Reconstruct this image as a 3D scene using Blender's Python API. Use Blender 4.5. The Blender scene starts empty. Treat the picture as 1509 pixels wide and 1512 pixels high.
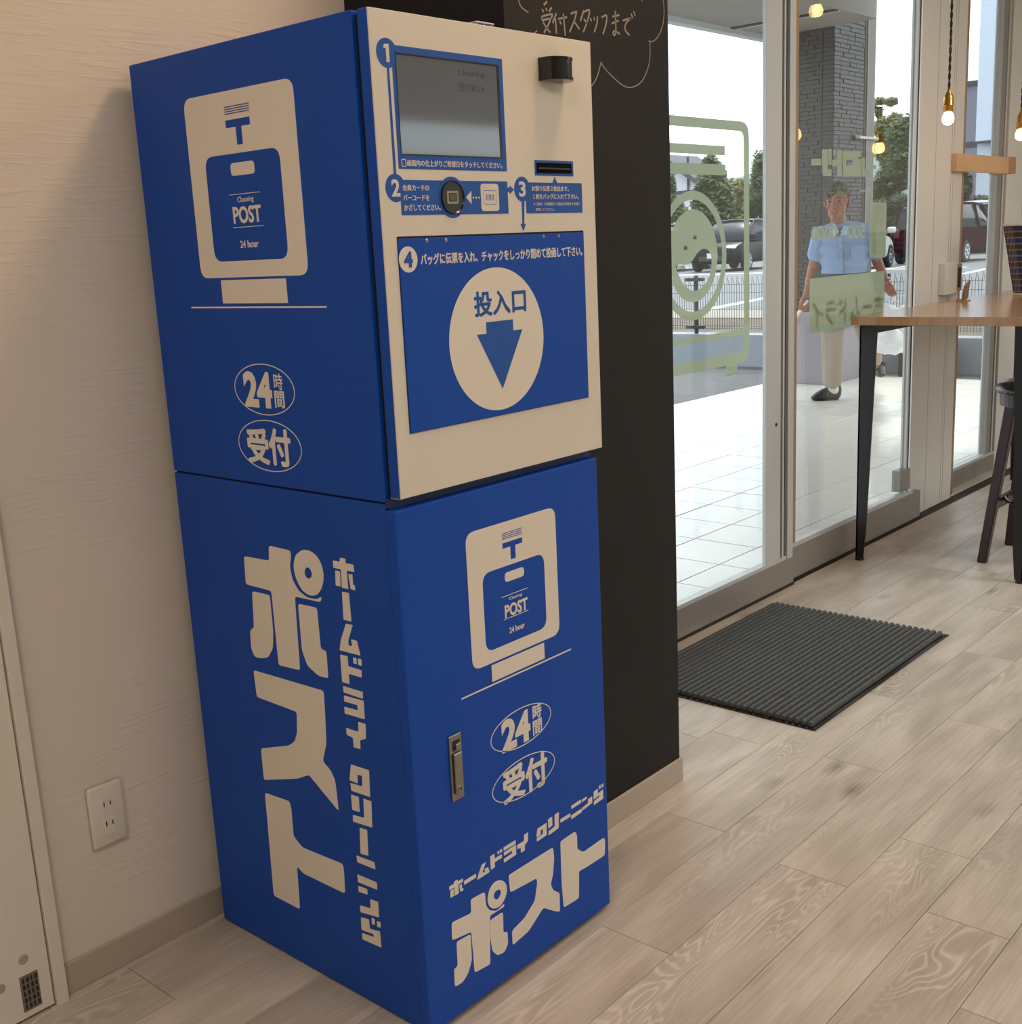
import bpy, bmesh, math, random
from mathutils import Vector, Matrix, noise
random.seed(7)
SC = bpy.context.scene
COL = SC.collection
R = math.radians

# ------------------------------------------------------------------ camera
CR = Vector((0.65591076, -0.75340695, -0.04646545))
CU = Vector((0.19646466, 0.11095738, 0.97421255))
CF = Vector((0.72882283, 0.64812531, -0.22079598))
CP = Vector((-1.15405669, -1.27740968, 1.27204788))
FPX = 1722.4
cam = bpy.data.cameras.new('camera')
cam.sensor_fit = 'HORIZONTAL'; cam.sensor_width = 36.0
cam.lens = FPX * 36.0 / 1509.0
cam.clip_start = 0.02; cam.clip_end = 400
camo = bpy.data.objects.new('camera', cam); COL.objects.link(camo)
camo.matrix_world = Matrix(((CR.x, CU.x, -CF.x, CP.x), (CR.y, CU.y, -CF.y, CP.y),
                            (CR.z, CU.z, -CF.z, CP.z), (0, 0, 0, 1)))
SC.camera = camo
SC.view_settings.view_transform = 'Standard'
SC.view_settings.look = 'None'
SC.view_settings.gamma = 1.0
SC.view_settings.use_curve_mapping = False
SC.view_settings.exposure = 0.0

# ------------------------------------------------------------------ sky, sun, lights
W = bpy.data.worlds.new('sky'); SC.world = W; W.use_nodes = True
bgn = W.node_tree.nodes['Background']
bgn.inputs['Color'].default_value = (0.86, 0.93, 1.0, 1); bgn.inputs['Strength'].default_value = 3.3

def light(name, kind, loc, energy, color, size=0.2, target=None, spot=None, blend=0.5):
    l = bpy.data.lights.new(name, kind); l.energy = energy; l.color = color
    if kind == 'AREA': l.shape = 'DISK'; l.size = size
    if kind in ('POINT', 'SPOT'): l.shadow_soft_size = size
    if kind == 'SPOT': l.spot_size = R(spot); l.spot_blend = blend
    o = bpy.data.objects.new(name, l); COL.objects.link(o); o.location = loc
    if target is not None:
        d = Vector(target) - Vector(loc); o.rotation_euler = d.to_track_quat('-Z', 'Y').to_euler()
    return o
sun = light('sun', 'SUN', (0, 0, 10), 3.4, (1.0, 0.92, 0.80)); sun.data.angle = R(4)
sun.rotation_euler = (Vector((-0.572, -0.296, -0.766))).to_track_quat('-Z', 'Y').to_euler()
WARM = (1.0, 0.66, 0.38); SOFT = (1.0, 0.84, 0.68)
light('ceiling_downlight', 'SPOT', (0.62, -0.25, 2.55), 40, WARM, 0.16, (0.3, 0.55, 1.2), 125, 1.0)
for x, y, e in ((-1.4, -0.9, 18), (0.2, -2.3, 15), (2.2, -1.8, 9), (1.8, -3.2, 8), (3.3, -0.9, 19), (5.6, -2.1, 20), (5.5, -3.0, 8)):
    light('ceiling_fill_light', 'AREA', (x, y, 2.56), e, SOFT if x < 3 else (1.0, 0.95, 0.90), 0.5, (x, y, 0))  # unseen fill lamps; the neutral ones added to brighten the right side

# ------------------------------------------------------------------ helpers: measuring
def hit(px, py, axis, val):
    """point of the plane axis=val (0 x, 1 y, 2 z) that the photograph shows at px, py"""
    d = CR * ((px - 754.5) / FPX) - CU * ((py - 756.0) / FPX) + CF
    t = (val - CP[axis]) / d[axis]
    return CP + d * t
def hitp(px, py, n, c):
    d = CR * ((px - 754.5) / FPX) - CU * ((py - 756.0) / FPX) + CF
    return CP + d * ((c - CP.dot(n)) / d.dot(n))

# ------------------------------------------------------------------ helpers: materials
MATS = {}
def lin(c):
    c = c / 255.0
    return c / 12.92 if c <= 0.04045 else ((c + 0.055) / 1.055) ** 2.4
def rgb(r, g, b): return (lin(r), lin(g), lin(b), 1)
def nt(name):
    m = bpy.data.materials.new(name); m.use_nodes = True
    return m, m.node_tree.nodes, m.node_tree.links, m.node_tree.nodes['Principled BSDF']
def mat(name, col, rough=0.5, metal=0.0, var=0.06, nscale=12.0, bump=0.0, bscale=60.0, spec=0.5, emit=None, estr=0, coat=0):
    if name in MATS: return MATS[name]
    m, N, L, p = nt(name)
    tc = N.new('ShaderNodeTexCoord'); nz = N.new('ShaderNodeTexNoise'); nz.inputs['Scale'].default_value = nscale
    nz.inputs['Detail'].default_value = 3
    L.new(tc.outputs['Object'], nz.inputs['Vector'])
    mx = N.new('ShaderNodeMixRGB'); mx.inputs[1].default_value = [c * (1 - var) for c in col[:3]] + [1]
    mx.inputs[2].default_value = [min(1, c * (1 + var)) for c in col[:3]] + [1]
    L.new(nz.outputs['Fac'], mx.inputs[0]); L.new(mx.outputs[0], p.inputs['Base Color'])
    p.inputs['Roughness'].default_value = rough; p.inputs['Metallic'].default_value = metal
    p.inputs['Specular IOR Level'].default_value = spec
    p.inputs['Coat Weight'].default_value = coat
    if emit: p.inputs['Emission Color'].default_value = emit; p.inputs['Emission Strength'].default_value = estr
    if bump:
        n2 = N.new('ShaderNodeTexNoise'); n2.inputs['Scale'].default_value = bscale; n2.inputs['Detail'].default_value = 4
        L.new(tc.outputs['Object'], n2.inputs['Vector'])
        b = N.new('ShaderNodeBump'); b.inputs['Strength'].default_value = bump; b.inputs['Distance'].default_value = 0.01
        L.new(n2.outputs['Fac'], b.inputs['Height']); L.new(b.outputs[0], p.inputs['Normal'])
    MATS[name] = m
    return m

def glass_mat(name, tint=(1, 1, 1, 1), ior=1.45, rough=0.0):
    m, N, L, p = nt(name); N.remove(p)
    out = [n for n in N if n.type == 'OUTPUT_MATERIAL'][0]
    tr = N.new('ShaderNodeBsdfTransparent'); tr.inputs[0].default_value = tint
    gl = N.new('ShaderNodeBsdfGlossy'); gl.inputs['Roughness'].default_value = rough
    fr = N.new('ShaderNodeFresnel'); ge = N.new('ShaderNodeNewGeometry')
    sw = N.new('ShaderNodeMix'); sw.data_type = 'FLOAT'; sw.inputs[2].default_value = ior; sw.inputs[3].default_value = 1.0 / ior
    L.new(ge.outputs['Backfacing'], sw.inputs[0]); L.new(sw.outputs[0], fr.inputs[0])   # the sheet reflects alike from both sides
    mx = N.new('ShaderNodeMixShader')
    L.new(fr.outputs[0], mx.inputs[0]); L.new(tr.outputs[0], mx.inputs[1]); L.new(gl.outputs[0], mx.inputs[2])
    L.new(mx.outputs[0], out.inputs[0]); MATS[name] = m
    return m
def film_mat(name, col, trans=0.35):
    """cut vinyl on glass: diffuse + translucent + a little see-through"""
    m, N, L, p = nt(name); N.remove(p)
    out = [n for n in N if n.type == 'OUTPUT_MATERIAL'][0]
    d = N.new('ShaderNodeBsdfDiffuse'); d.inputs[0].default_value = col
    t = N.new('ShaderNodeBsdfTranslucent'); t.inputs[0].default_value = col
    a = N.new('ShaderNodeMixShader'); a.inputs[0].default_value = 0.6
    L.new(d.outputs[0], a.inputs[1]); L.new(t.outputs[0], a.inputs[2])
    tr = N.new('ShaderNodeBsdfTransparent'); tr.inputs[0].default_value = (0.85, 0.9, 0.8, 1)
    mx = N.new('ShaderNodeMixShader'); mx.inputs[0].default_value = trans
    L.new(a.outputs[0], mx.inputs[1]); L.new(tr.outputs[0], mx.inputs[2]); L.new(mx.outputs[0], out.inputs[0])
    MATS[name] = m
    return m

BLUE = mat('machine blue enamel', rgb(16, 76, 178), 0.46, var=0.05, nscale=3, bump=0.03, bscale=220, spec=0.22)
BLUE_P = mat('printed blue', rgb(34, 88, 176), 0.45, var=0.03, spec=0.3)
BLUE_D = mat('recess blue', rgb(14, 40, 96), 0.5)
CREAM = mat('cream enamel', rgb(225, 218, 206), 0.36, var=0.02, nscale=3, spec=0.4)
PRINT = mat('printed white', rgb(232, 224, 212), 0.5, var=0.02, spec=0.3)
BLACK = mat('black plastic', rgb(16, 15, 15), 0.25, var=0.2)
DARKG = mat('gap black', rgb(8, 9, 14), 0.8)
STEEL = mat('brushed steel', rgb(150, 145, 138), 0.35, metal=1.0, var=0.15, nscale=80)
WHITEP = mat('white plastic', rgb(226, 220, 210), 0.4, var=0.02)
ALU = mat('silver aluminium', rgb(208, 210, 210), 0.42, metal=0.25, var=0.04, nscale=5)
ALU_D = mat('warm grey aluminium', rgb(152, 146, 140), 0.4, metal=0.2, var=0.08, nscale=6)
TAN = mat('tan anodised frame', rgb(168, 140, 112), 0.45, metal=0.2, var=0.08)
GASK = mat('dark gasket', rgb(38, 36, 34), 0.6, var=0.1)
WPAINT = mat('white pillar paint', rgb(222, 219, 214), 0.55, var=0.03, nscale=4)
BASEB = mat('beige vinyl baseboard', rgb(186, 174, 160), 0.5, var=0.04)
GLASS = glass_mat('clear glass', (0.93, 0.96, 0.95, 1), 1.45)
GLASS2 = glass_mat('double glazing', (0.90, 0.92, 0.90, 1), 1.5)
FILM = film_mat('pale green window film', rgb(206, 211, 192), 0.16)
FILMD = film_mat('dark green window film', rgb(110, 136, 112), 0.55)

# chalkboard
m, N, L, p = nt('blackboard paint'); BOARD = m
tc = N.new('ShaderNodeTexCoord'); nz = N.new('ShaderNodeTexNoise'); nz.inputs['Scale'].default_value = 3.0; nz.inputs['Detail'].default_value = 6
L.new(tc.outputs['Object'], nz.inputs['Vector'])
cr = N.new('ShaderNodeValToRGB'); cr.color_ramp.elements[0].color = rgb(34, 33, 33); cr.color_ramp.elements[1].color = rgb(46, 45, 45)
L.new(nz.outputs['Fac'], cr.inputs[0]); L.new(cr.outputs[0], p.inputs['Base Color']); p.inputs['Roughness'].default_value = 0.75
p.inputs['Specular IOR Level'].default_value = 0.25

# plaster-relief wallpaper: long sideways trowel strokes
m, N, L, p = nt('trowelled wallpaper'); PAPER = m
tc = N.new('ShaderNodeTexCoord'); mp = N.new('ShaderNodeMapping'); mp.inputs['Scale'].default_value = (4.5, 1, 60)
mp.inputs['Rotation'].default_value = (0, R(1.5), 0)
L.new(tc.outputs['Object'], mp.inputs[0])
n1 = N.new('ShaderNodeTexNoise'); n1.inputs['Scale'].default_value = 2.2; n1.inputs['Detail'].default_value = 5; n1.inputs['Distortion'].default_value = 0.6
L.new(mp.outputs[0], n1.inputs['Vector'])
n2 = N.new('ShaderNodeTexNoise'); n2.inputs['Scale'].default_value = 3.0
L.new(tc.outputs['Object'], n2.inputs['Vector'])
rr = N.new('ShaderNodeValToRGB'); rr.color_ramp.elements[0].position = 0.52; rr.color_ramp.elements[1].position = 0.72
L.new(n1.outputs['Fac'], rr.inputs[0])
ra = N.new('ShaderNodeValToRGB'); ra.color_ramp.elements[0].position = 0.45; ra.color_ramp.elements[1].position = 0.62
L.new(n2.outputs['Fac'], ra.inputs[0])
mu = N.new('ShaderNodeMath'); mu.operation = 'MULTIPLY'; L.new(rr.outputs[0], mu.inputs[0]); L.new(ra.outputs[0], mu.inputs[1])
bp_ = N.new('ShaderNodeBump'); bp_.inputs['Strength'].default_value = 0.40; bp_.inputs['Distance'].default_value = 0.0022
L.new(mu.outputs[0], bp_.inputs['Height']); L.new(bp_.outputs[0], p.inputs['Normal'])
p.inputs['Base Color'].default_value = rgb(226, 217, 206); p.inputs['Roughness'].default_value = 0.8

# floor planks: pale grey-beige oak with cathedral figure, knots and fine grain
m, N, L, p = nt('washed oak'); OAK = m
tc = N.new('ShaderNodeTexCoord'); oi = N.new('ShaderNodeObjectInfo')
cmb = N.new('ShaderNodeCombineXYZ')
def math_(op, a, b=None):
    n = N.new('ShaderNodeMath'); n.operation = op
    for i, q in enumerate((a, b)):
        if q is None: continue
        if isinstance(q, (int, float)): n.inputs[i].default_value = q
        else: L.new(q, n.inputs[i])
    return n.outputs[0]
rx = math_('MULTIPLY', oi.outputs['Random'], 37.0)
rz = math_('MULTIPLY', oi.outputs['Random'], 91.0)
L.new(rx, cmb.inputs[0]); L.new(rz, cmb.inputs[2])
va = N.new('ShaderNodeVectorMath'); va.operation = 'ADD'; L.new(tc.outputs['Object'], va.inputs[0]); L.new(cmb.outputs[0], va.inputs[1])
def mapped(scale):
    q = N.new('ShaderNodeMapping'); q.inputs['Scale'].default_value = scale; L.new(va.outputs[0], q.inputs[0]); return q.outputs[0]
def nzz(vec, scale, det=3, dist=0.0):
    q = N.new('ShaderNodeTexNoise'); q.inputs['Scale'].default_value = scale; q.inputs['Detail'].default_value = det
    q.inputs['Distortion'].default_value = dist; L.new(vec, q.inputs['Vector']); return q.outputs['Fac']
field = nzz(mapped((1.0, 5.0, 1)), 2.0, 2, 0.5)
rings = math_('ABSOLUTE', math_('SINE', math_('MULTIPLY', field, 78.0)))
ringl = math_('POWER', rings, 6.0)
mask = nzz(mapped((1.2, 3.0, 1)), 1.6, 2)
mk = N.new('ShaderNodeValToRGB'); mk.color_ramp.elements[0].position = 0.56; mk.color_ramp.elements[1].position = 0.70; L.new(mask, mk.inputs[0])
ringm = math_('MULTIPLY', ringl, mk.outputs[0])
fine = nzz(mapped((3.0, 90.0, 1)), 2.0, 5, 0.3)
pat = nzz(mapped((1.2, 5.0, 1)), 2.4, 4, 0.4)
c1 = N.new('ShaderNodeValToRGB'); c1.color_ramp.elements[0].position = 0.3; c1.color_ramp.elements[1].position = 0.72
c1.color_ramp.elements[0].color = rgb(188, 177, 164); c1.color_ramp.elements[1].color = rgb(224, 214, 202)
L.new(pat, c1.inputs[0])
mx1 = N.new('ShaderNodeMixRGB'); mx1.blend_type = 'MULTIPLY'; mx1.inputs[0].default_value = 0.40
cf_ = N.new('ShaderNodeValToRGB'); cf_.color_ramp.elements[0].position = 0.30; cf_.color_ramp.elements[1].position = 0.62
cf_.color_ramp.elements[0].color = (0.62, 0.58, 0.54, 1); cf_.color_ramp.elements[1].color = (1, 1, 1, 1)
L.new(fine, cf_.inputs[0]); L.new(c1.outputs[0], mx1.inputs[1]); L.new(cf_.outputs[0], mx1.inputs[2])
mx2 = N.new('ShaderNodeMixRGB'); mx2.inputs[2].default_value = rgb(236, 228, 214)
L.new(math_('MULTIPLY', ringm, 0.46), mx2.inputs[0]); L.new(mx1.outputs[0], mx2.inputs[1])
vo = N.new('ShaderNodeTexVoronoi'); vo.inputs['Scale'].default_value = 1.0; L.new(mapped((2.4, 6.5, 1)), vo.inputs['Vector'])
vo.inputs['Randomness'].default_value = 1.0
kn = N.new('ShaderNodeValToRGB'); kn.color_ramp.elements[0].position = 0.0; kn.color_ramp.elements[1].position = 0.17
kn.color_ramp.elements[0].color = (1, 1, 1, 1); kn.color_ramp.elements[1].color = (0, 0, 0, 1)
dst = math_('ADD', vo.outputs['Distance'], math_('MULTIPLY', math_('SUBTRACT', fine, 0.5), 0.16))
L.new(dst, kn.inputs[0])
mx3 = N.new('ShaderNodeMixRGB'); mx3.inputs[2].default_value = rgb(112, 96, 82)
L.new(math_('MULTIPLY', kn.outputs[0], 0.75), mx3.inputs[0]); L.new(mx2.outputs[0], mx3.inputs[1])
shd = N.new('ShaderNodeMixRGB'); shd.inputs[2].default_value = rgb(150, 136, 122)   # darker heartwood beside the figure
L.new(math_('MULTIPLY', math_('MULTIPLY', mk.outputs[0], math_('SUBTRACT', 1.0, ringl)), 0.22), shd.inputs[0]); L.new(mx3.outputs[0], shd.inputs[1])
hv = N.new('ShaderNodeHueSaturation'); L.new(shd.outputs[0], hv.inputs['Color'])
L.new(math_('ADD', 0.93, math_('MULTIPLY', oi.outputs['Random'], 0.14)), hv.inputs['Value'])
L.new(hv.outputs[0], p.inputs['Base Color'])
p.inputs['Roughness'].default_value = 0.42; p.inputs['Specular IOR Level'].default_value = 0.45
b_ = N.new('ShaderNodeBump'); b_.inputs['Strength'].default_value = 0.12; b_.inputs['Distance'].default_value = 0.002
L.new(fine, b_.inputs['Height']); L.new(b_.outputs[0], p.inputs['Normal'])

# ------------------------------------------------------------------ helpers: objects
def tag(o, label=None, cat=None, group=None, kind=None):
    if label: o['label'] = label
    if cat: o['category'] = cat
    if group: o['group'] = group
    if kind: o['kind'] = kind
    return o
def empty(name, loc, label=None, cat=None, group=None, kind=None, rz=0):
    o = bpy.data.objects.new(name, None); COL.objects.link(o); o.location = loc; o.rotation_euler = (0, 0, rz)
    o.empty_display_size = 0.05
    return tag(o, label, cat, group, kind)
def wm(o):
    M = Matrix.LocRotScale(o.location, o.rotation_euler, o.scale)
    if o.parent is not None: return wm(o.parent) @ o.matrix_parent_inverse @ M
    return M
def link(name, me, material, parent=None, smooth=False):
    """mesh given in world coordinates (or in the parent's when the parent is built at the origin)"""
    o = bpy.data.objects.new(name, me); COL.objects.link(o)
    if material is not None and not me.materials:
        for mm in (material if isinstance(material, (list, tuple)) else [material]): me.materials.append(mm)
    if smooth:
        for p_ in me.polygons: p_.use_smooth = True
    if parent is not None:
        o.parent = parent; o.matrix_parent_inverse = wm(parent).inverted()
    return o
def done(bm, name, material, parent=None, smooth=False):
    me = bpy.data.meshes.new(name); bmesh.ops.recalc_face_normals(bm, faces=bm.faces[:]); bm.to_mesh(me); bm.free()
    return link(name, me, material, parent, smooth)
def box(bm, x0, x1, y0, y1, z0, z1, bev=0.0, seg=1, M=None):
    vs = [bm.verts.new((x, y, z)) for x in (x0, x1) for y in (y0, y1) for z in (z0, z1)]
    fs = [(0, 1, 3, 2), (4, 6, 7, 5), (0, 4, 5, 1), (2, 3, 7, 6), (0, 2, 6, 4), (1, 5, 7, 3)]
    faces = [bm.faces.new([vs[i] for i in f]) for f in fs]
    if bev > 0:
        es = list({e for f in faces for e in f.edges})
        r_ = bmesh.ops.bevel(bm, geom=es, offset=bev, segments=seg, affect='EDGES', profile=0.5)
        vs = list({v for f in r_['faces'] for v in f.verts} | {v for v in vs if v.is_valid})
    if M is not None:
        for v in vs: v.co = M @ v.co
    return vs
def bx(name, material, parent, *a, bev=0.0, seg=1, M=None, smooth=False):
    bm = bmesh.new(); box(bm, *a, bev=bev, seg=seg, M=M); return done(bm, name, material, parent, smooth)
def tube(bm, pts, rad, n=8, caps=True):
    pts = [Vector(q) for q in pts]; rads = rad if isinstance(rad, (list, tuple)) else [rad] * len(pts)
    rings_ = []; prev = None
    for i, q in enumerate(pts):
        d = (pts[min(i + 1, len(pts) - 1)] - pts[max(i - 1, 0)]).normalized()
        if prev is None:
            a = d.orthogonal().normalized()
        else:
            a = (prev - d * prev.dot(d)); a = a.normalized() if a.length > 1e-6 else d.orthogonal().normalized()
        prev = a; b = d.cross(a)
        rings_.append([bm.verts.new(q + (a * math.cos(2 * math.pi * k / n) + b * math.sin(2 * math.pi * k / n)) * rads[i]) for k in range(n)])
    for i in range(len(rings_) - 1):
        for k in range(n):
            bm.faces.new((rings_[i][k], rings_[i][(k + 1) % n], rings_[i + 1][(k + 1) % n], rings_[i + 1][k]))
    if caps:
        bm.faces.new(rings_[0][::-1]); bm.faces.new(rings_[-1])
def lathe(bm, prof, n=24, M=None):
    rings_ = []; allv = []
    for r_, z in prof:
        if r_ < 1e-6: ring = [bm.verts.new((0, 0, z))]
        else: ring = [bm.verts.new((r_ * math.cos(2 * math.pi * k / n), r_ * math.sin(2 * math.pi * k / n), z)) for k in range(n)]
        rings_.append(ring); allv += ring
    for a, b in zip(rings_, rings_[1:]):
        for k in range(n):
            if len(a) == 1 and len(b) == 1: continue
            if len(a) == 1: bm.faces.new((a[0], b[k], b[(k + 1) % n]))
            elif len(b) == 1: bm.faces.new((a[k], a[(k + 1) % n], b[0]))
            else: bm.faces.new((a[k], a[(k + 1) % n], b[(k + 1) % n], b[k]))
    if M is not None:
        for v in allv: v.co = M @ v.co
def copy_tree(o, parent=None):
    c = o.copy(); COL.objects.link(c); c.parent = parent
    for ch in [q for q in bpy.data.objects if q.parent == o]: copy_tree(ch, c)
    return c

# ------------------------------------------------------------------ helpers: flat print on a plane
class Plane:
    """u, v, n axes; n points out of the printed face"""
    def __init__(s, o, u, v, axis):
        s.o, s.u, s.v = Vector(o), Vector(u), Vector(v); s.n = s.u.cross(s.v); s.axis = axis; s.val = s.o[axis]
    def uv(s, px, py):
        d = hit(px, py, s.axis, s.val) - s.o
        return (d.dot(s.u), d.dot(s.v))
    def P(s, u, v, w=0.0): return s.o + s.u * u + s.v * v + s.n * w
    def M(s): return Matrix(((s.u.x, s.v.x, s.n.x, s.o.x), (s.u.y, s.v.y, s.n.y, s.o.y), (s.u.z, s.v.z, s.n.z, s.o.z), (0, 0, 0, 1)))
def fillet(pts, r, n=4):
    if r <= 0: return pts
    out = []; k = len(pts)
    for i in range(k):
        p0, p1, p2 = Vector(pts[i - 1]), Vector(pts[i]), Vector(pts[(i + 1) % k])
        a, b = p0 - p1, p2 - p1; la, lb = a.length, b.length
        if la < 1e-7 or lb < 1e-7: continue
        q = min(r, la * 0.45, lb * 0.45); s_ = p1 + a * (q / la); e_ = p1 + b * (q / lb)
        for j in range(n + 1):
            t = j / n; out.append(tuple(s_ * (1 - t) ** 2 + p1 * 2 * t * (1 - t) + e_ * t * t))
    return out
def mesh_of_curve(polys, h):
    cu = bpy.data.curves.new('c', 'CURVE'); cu.dimensions = '2D'; cu.fill_mode = 'BOTH'; cu.extrude = h / 2
    for q in polys:
        s_ = cu.splines.new('POLY'); s_.points.add(len(q) - 1)
        for i, (a, b) in enumerate(q): s_.points[i].co = (a, b, 0, 1)
        s_.use_cyclic_u = True
    o = bpy.data.objects.new('c', cu); COL.objects.link(o)
    me = bpy.data.meshes.new_from_object(o.evaluated_get(bpy.context.evaluated_depsgraph_get()))
    bpy.data.objects.remove(o); bpy.data.curves.remove(cu)
    return me
def decal(name, plane, polys, material, parent, h=0.0004, r=0.0, base=0.0):
    me = mesh_of_curve([fillet(q, r) for q in polys], h)
    me.name = name
    M = plane.M() @ Matrix.Translation((0, 0, base + h / 2)); me.transform(M); me.materials.clear()
    return link(name, me, material, parent)
def px_polys(plane, crop, polys):
    x0, y0, s_ = crop
    return [[plane.uv(x0 + a * s_, y0 + b * s_) for a, b in q] for q in polys]
def rect(u0, v0, u1, v1): return [(u0, v0), (u1, v0), (u1, v1), (u0, v1)]
def circ(cu_, cv, r_, n=48, rv=None): return [(cu_ + r_ * math.cos(2 * math.pi * k / n), cv + (rv or r_) * math.sin(2 * math.pi * k / n)) for k in range(n)]
def textm(body, offset, h):
    cu = bpy.data.curves.new('t', 'FONT'); cu.body = body; cu.offset = offset; cu.extrude = 0.5; cu.resolution_u = 3
    o = bpy.data.objects.new('t', cu); COL.objects.link(o)
    me = bpy.data.meshes.new_from_object(o.evaluated_get(bpy.context.evaluated_depsgraph_get()))
    bpy.data.objects.remove(o); bpy.data.curves.remove(cu)
    return me
def text(name, body, plane, quad, material, parent, h=0.0004, base=0.0, bold=0.02, mirror=False):
    """quad = bottom-left, bottom-right, top-right, top-left in u, v; the text fills it"""
    cjk = any(ord(ch) > 255 for ch in body)
    me = textm(body, 0 if cjk else bold, h); vs = me.vertices
    x0, x1 = min(v.co.x for v in vs), max(v.co.x for v in vs); y0, y1 = min(v.co.y for v in vs), max(v.co.y for v in vs)
    a, b, c, d = [Vector(q) for q in quad]
    for v in vs:
        s_, t = (v.co.x - x0) / (x1 - x0), (v.co.y - y0) / (y1 - y0)
        if mirror: s_ = 1 - s_
        q = a * (1 - s_) * (1 - t) + b * s_ * (1 - t) + c * s_ * t + d * (1 - s_) * t
        v.co = plane.P(q.x, q.y, base + (h if v.co.z > 0 else 0))
    if cjk and bold > 0:      # heavier strokes: the glyphs again, shifted by a hair in eight directions
        e = (d.y - a.y) * bold * 0.8; b2 = bmesh.new(); b2.from_mesh(me); src = b2.verts[:] + b2.edges[:] + b2.faces[:]
        for k in range(8):
            r_ = bmesh.ops.duplicate(b2, geom=src); t_ = plane.u * (math.cos(k * math.pi / 4) * e) + plane.v * (math.sin(k * math.pi / 4) * e) - plane.n * (0.00002 * (k + 1))
            for g in r_['geom']:
                if isinstance(g, bmesh.types.BMVert): g.co += t_
        b2.to_mesh(me); b2.free()
    me.name = name; me.materials.clear()
    return link(name, me, material, parent)
def q_box(u0, v0, u1, v1): return [(u0, v0), (u1, v0), (u1, v1), (u0, v1)]
def q_px(plane, crop, bl, br, tr, tl):
    x0, y0, s_ = crop
    q = [plane.uv(x0 + a * s_, y0 + b * s_) for a, b in (bl, br, tr, tl)]
    u0 = (q[0][0] + q[3][0]) / 2; u1 = (q[1][0] + q[2][0]) / 2; v0 = (q[0][1] + q[1][1]) / 2; v1 = (q[2][1] + q[3][1]) / 2
    return q_box(u0, v0, u1, v1)

# ================================================================== room shell
YW, YP, XP0, XP1 = 0.589, 0.17, 0.518, 1.04
fl = bx('floor', mat('floor screed', rgb(70, 62, 54), 0.8), None, -2.6, 7.2, -4.4, 0.80, -0.06, -0.0042); tag(fl, kind='structure')
bm = bmesh.new()
def plank_mesh(x0, x1, wid=0.1543, name='plank'):
    bm = bmesh.new(); l = x1 - x0; c = 0.0009
    lo = [bm.verts.new(q) for q in ((0, 0, -0.0042), (l, 0, -0.0042), (l, wid, -0.0042), (0, wid, -0.0042))]
    mi = [bm.verts.new(q) for q in ((0, 0, -c), (l, 0, -c), (l, wid, -c), (0, wid, -c))]
    hi = [bm.verts.new(q) for q in ((c, c, 0), (l - c, c, 0), (l - c, wid - c, 0), (c, wid - c, 0))]
    for A, B in ((lo, mi), (mi, hi)):
        for k in range(4): bm.faces.new((A[k], A[(k + 1) % 4], B[(k + 1) % 4], B[k]))
    bm.faces.new(hi)
    me = bpy.data.meshes.new(name); bm.to_mesh(me); bm.free(); me.materials.append(OAK); return me
bm.free()
PL, PW, Y0R = 0.925, 0.1555, 0.107
full = plank_mesh(0, PL - 0.0012)
J = {0: 0.885, -1: 1.3325, 1: 0.4325, 2: 0.8325, 3: 1.08, 4: 0.841, 5: 0.596, -4: 2.417 - PL, -2: 0.35, -3: 0.72}
for k in range(-4, 19):
    yb = Y0R - PW * (k + 1) + 0.0006
    j = J.get(k, random.random() * PL)
    x = j - 4 * PL
    while x < -1.9: x += PL
    x -= PL
    while x < 6.2:
        o = bpy.data.objects.new('plank', full); COL.objects.link(o); o.location = (x, yb, 0); o.parent = fl
        x += PL
tag(bx('ceiling', mat('white ceiling', rgb(225, 220, 212), 0.9), None, -2.6, 7.2, -4.4, 0.80, 2.62, 2.72), kind='structure')
tag(bx('wall_left', PAPER, None, -2.6, XP0, YW, YW + 0.12, 0, 2.62), kind='structure')
wn = bx('wall_near', WPAINT, None, -2.6, 2.6, -4.5, -4.4, 0, 2.62); tag(wn, kind='structure')
bx('wall_below_window', WPAINT, wn, 2.6, 7.2, -4.5, -4.4, 0, 0.75); bx('wall_above_window', WPAINT, wn, 2.6, 7.2, -4.5, -4.4, 2.15, 2.62)
w2_ = empty('window_2', (4.9, -4.45, 0.75), kind='structure')
for x in (2.6, 4.1, 5.65, 7.14): bx('window_mullion', ALU, w2_, x, x + .06, -4.48, -4.42, 0.75, 2.15)
for z in (0.75, 2.10): bx('window_frame', ALU, w2_, 2.6, 7.2, -4.48, -4.42, z, z + .05)
for x in (2.66, 4.16, 5.71): bx('glass_pane', GLASS, w2_, x, x + 1.45, -4.453, -4.447, 0.8, 2.1)
tag(bx('wall_opposite', mat('tan rendered wall', rgb(186, 164, 110), 0.8, var=.15, nscale=1.5), None, -2, 16, -11.3, -11, -0.1, 2.6), kind='structure')
tag(bx('ground', mat('pale concrete', rgb(150, 148, 144), .8), None, -6, 18, -11, -4.5, -0.14, -0.02), kind='structure')
tag(bx('wall_side', WPAINT, None, -2.7, -2.6, -4.5, YW + 0.12, 0, 2.62), kind='structure')
tag(bx('wall_far', WPAINT, None, 7.2, 7.3, -4.5, 0.95, 0, 2.62), kind='structure')
pier = bx('wall_pier', BOARD, None, XP0, XP1, YP, 0.80, 0, 2.62); tag(pier, kind='structure')
tag(bx('baseboard_left', BASEB, None, -0.327, XP0, YW - 0.006, YW, 0, 0.06, bev=0.0015), kind='structure')
bm = bmesh.new(); box(bm, XP0 - 0.006, XP1 + 0.006, YP - 0.006, YP, 0, 0.06, 0.0015); box(bm, XP1, XP1 + 0.006, YP, 0.70, 0, 0.06, 0.0015)
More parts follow.
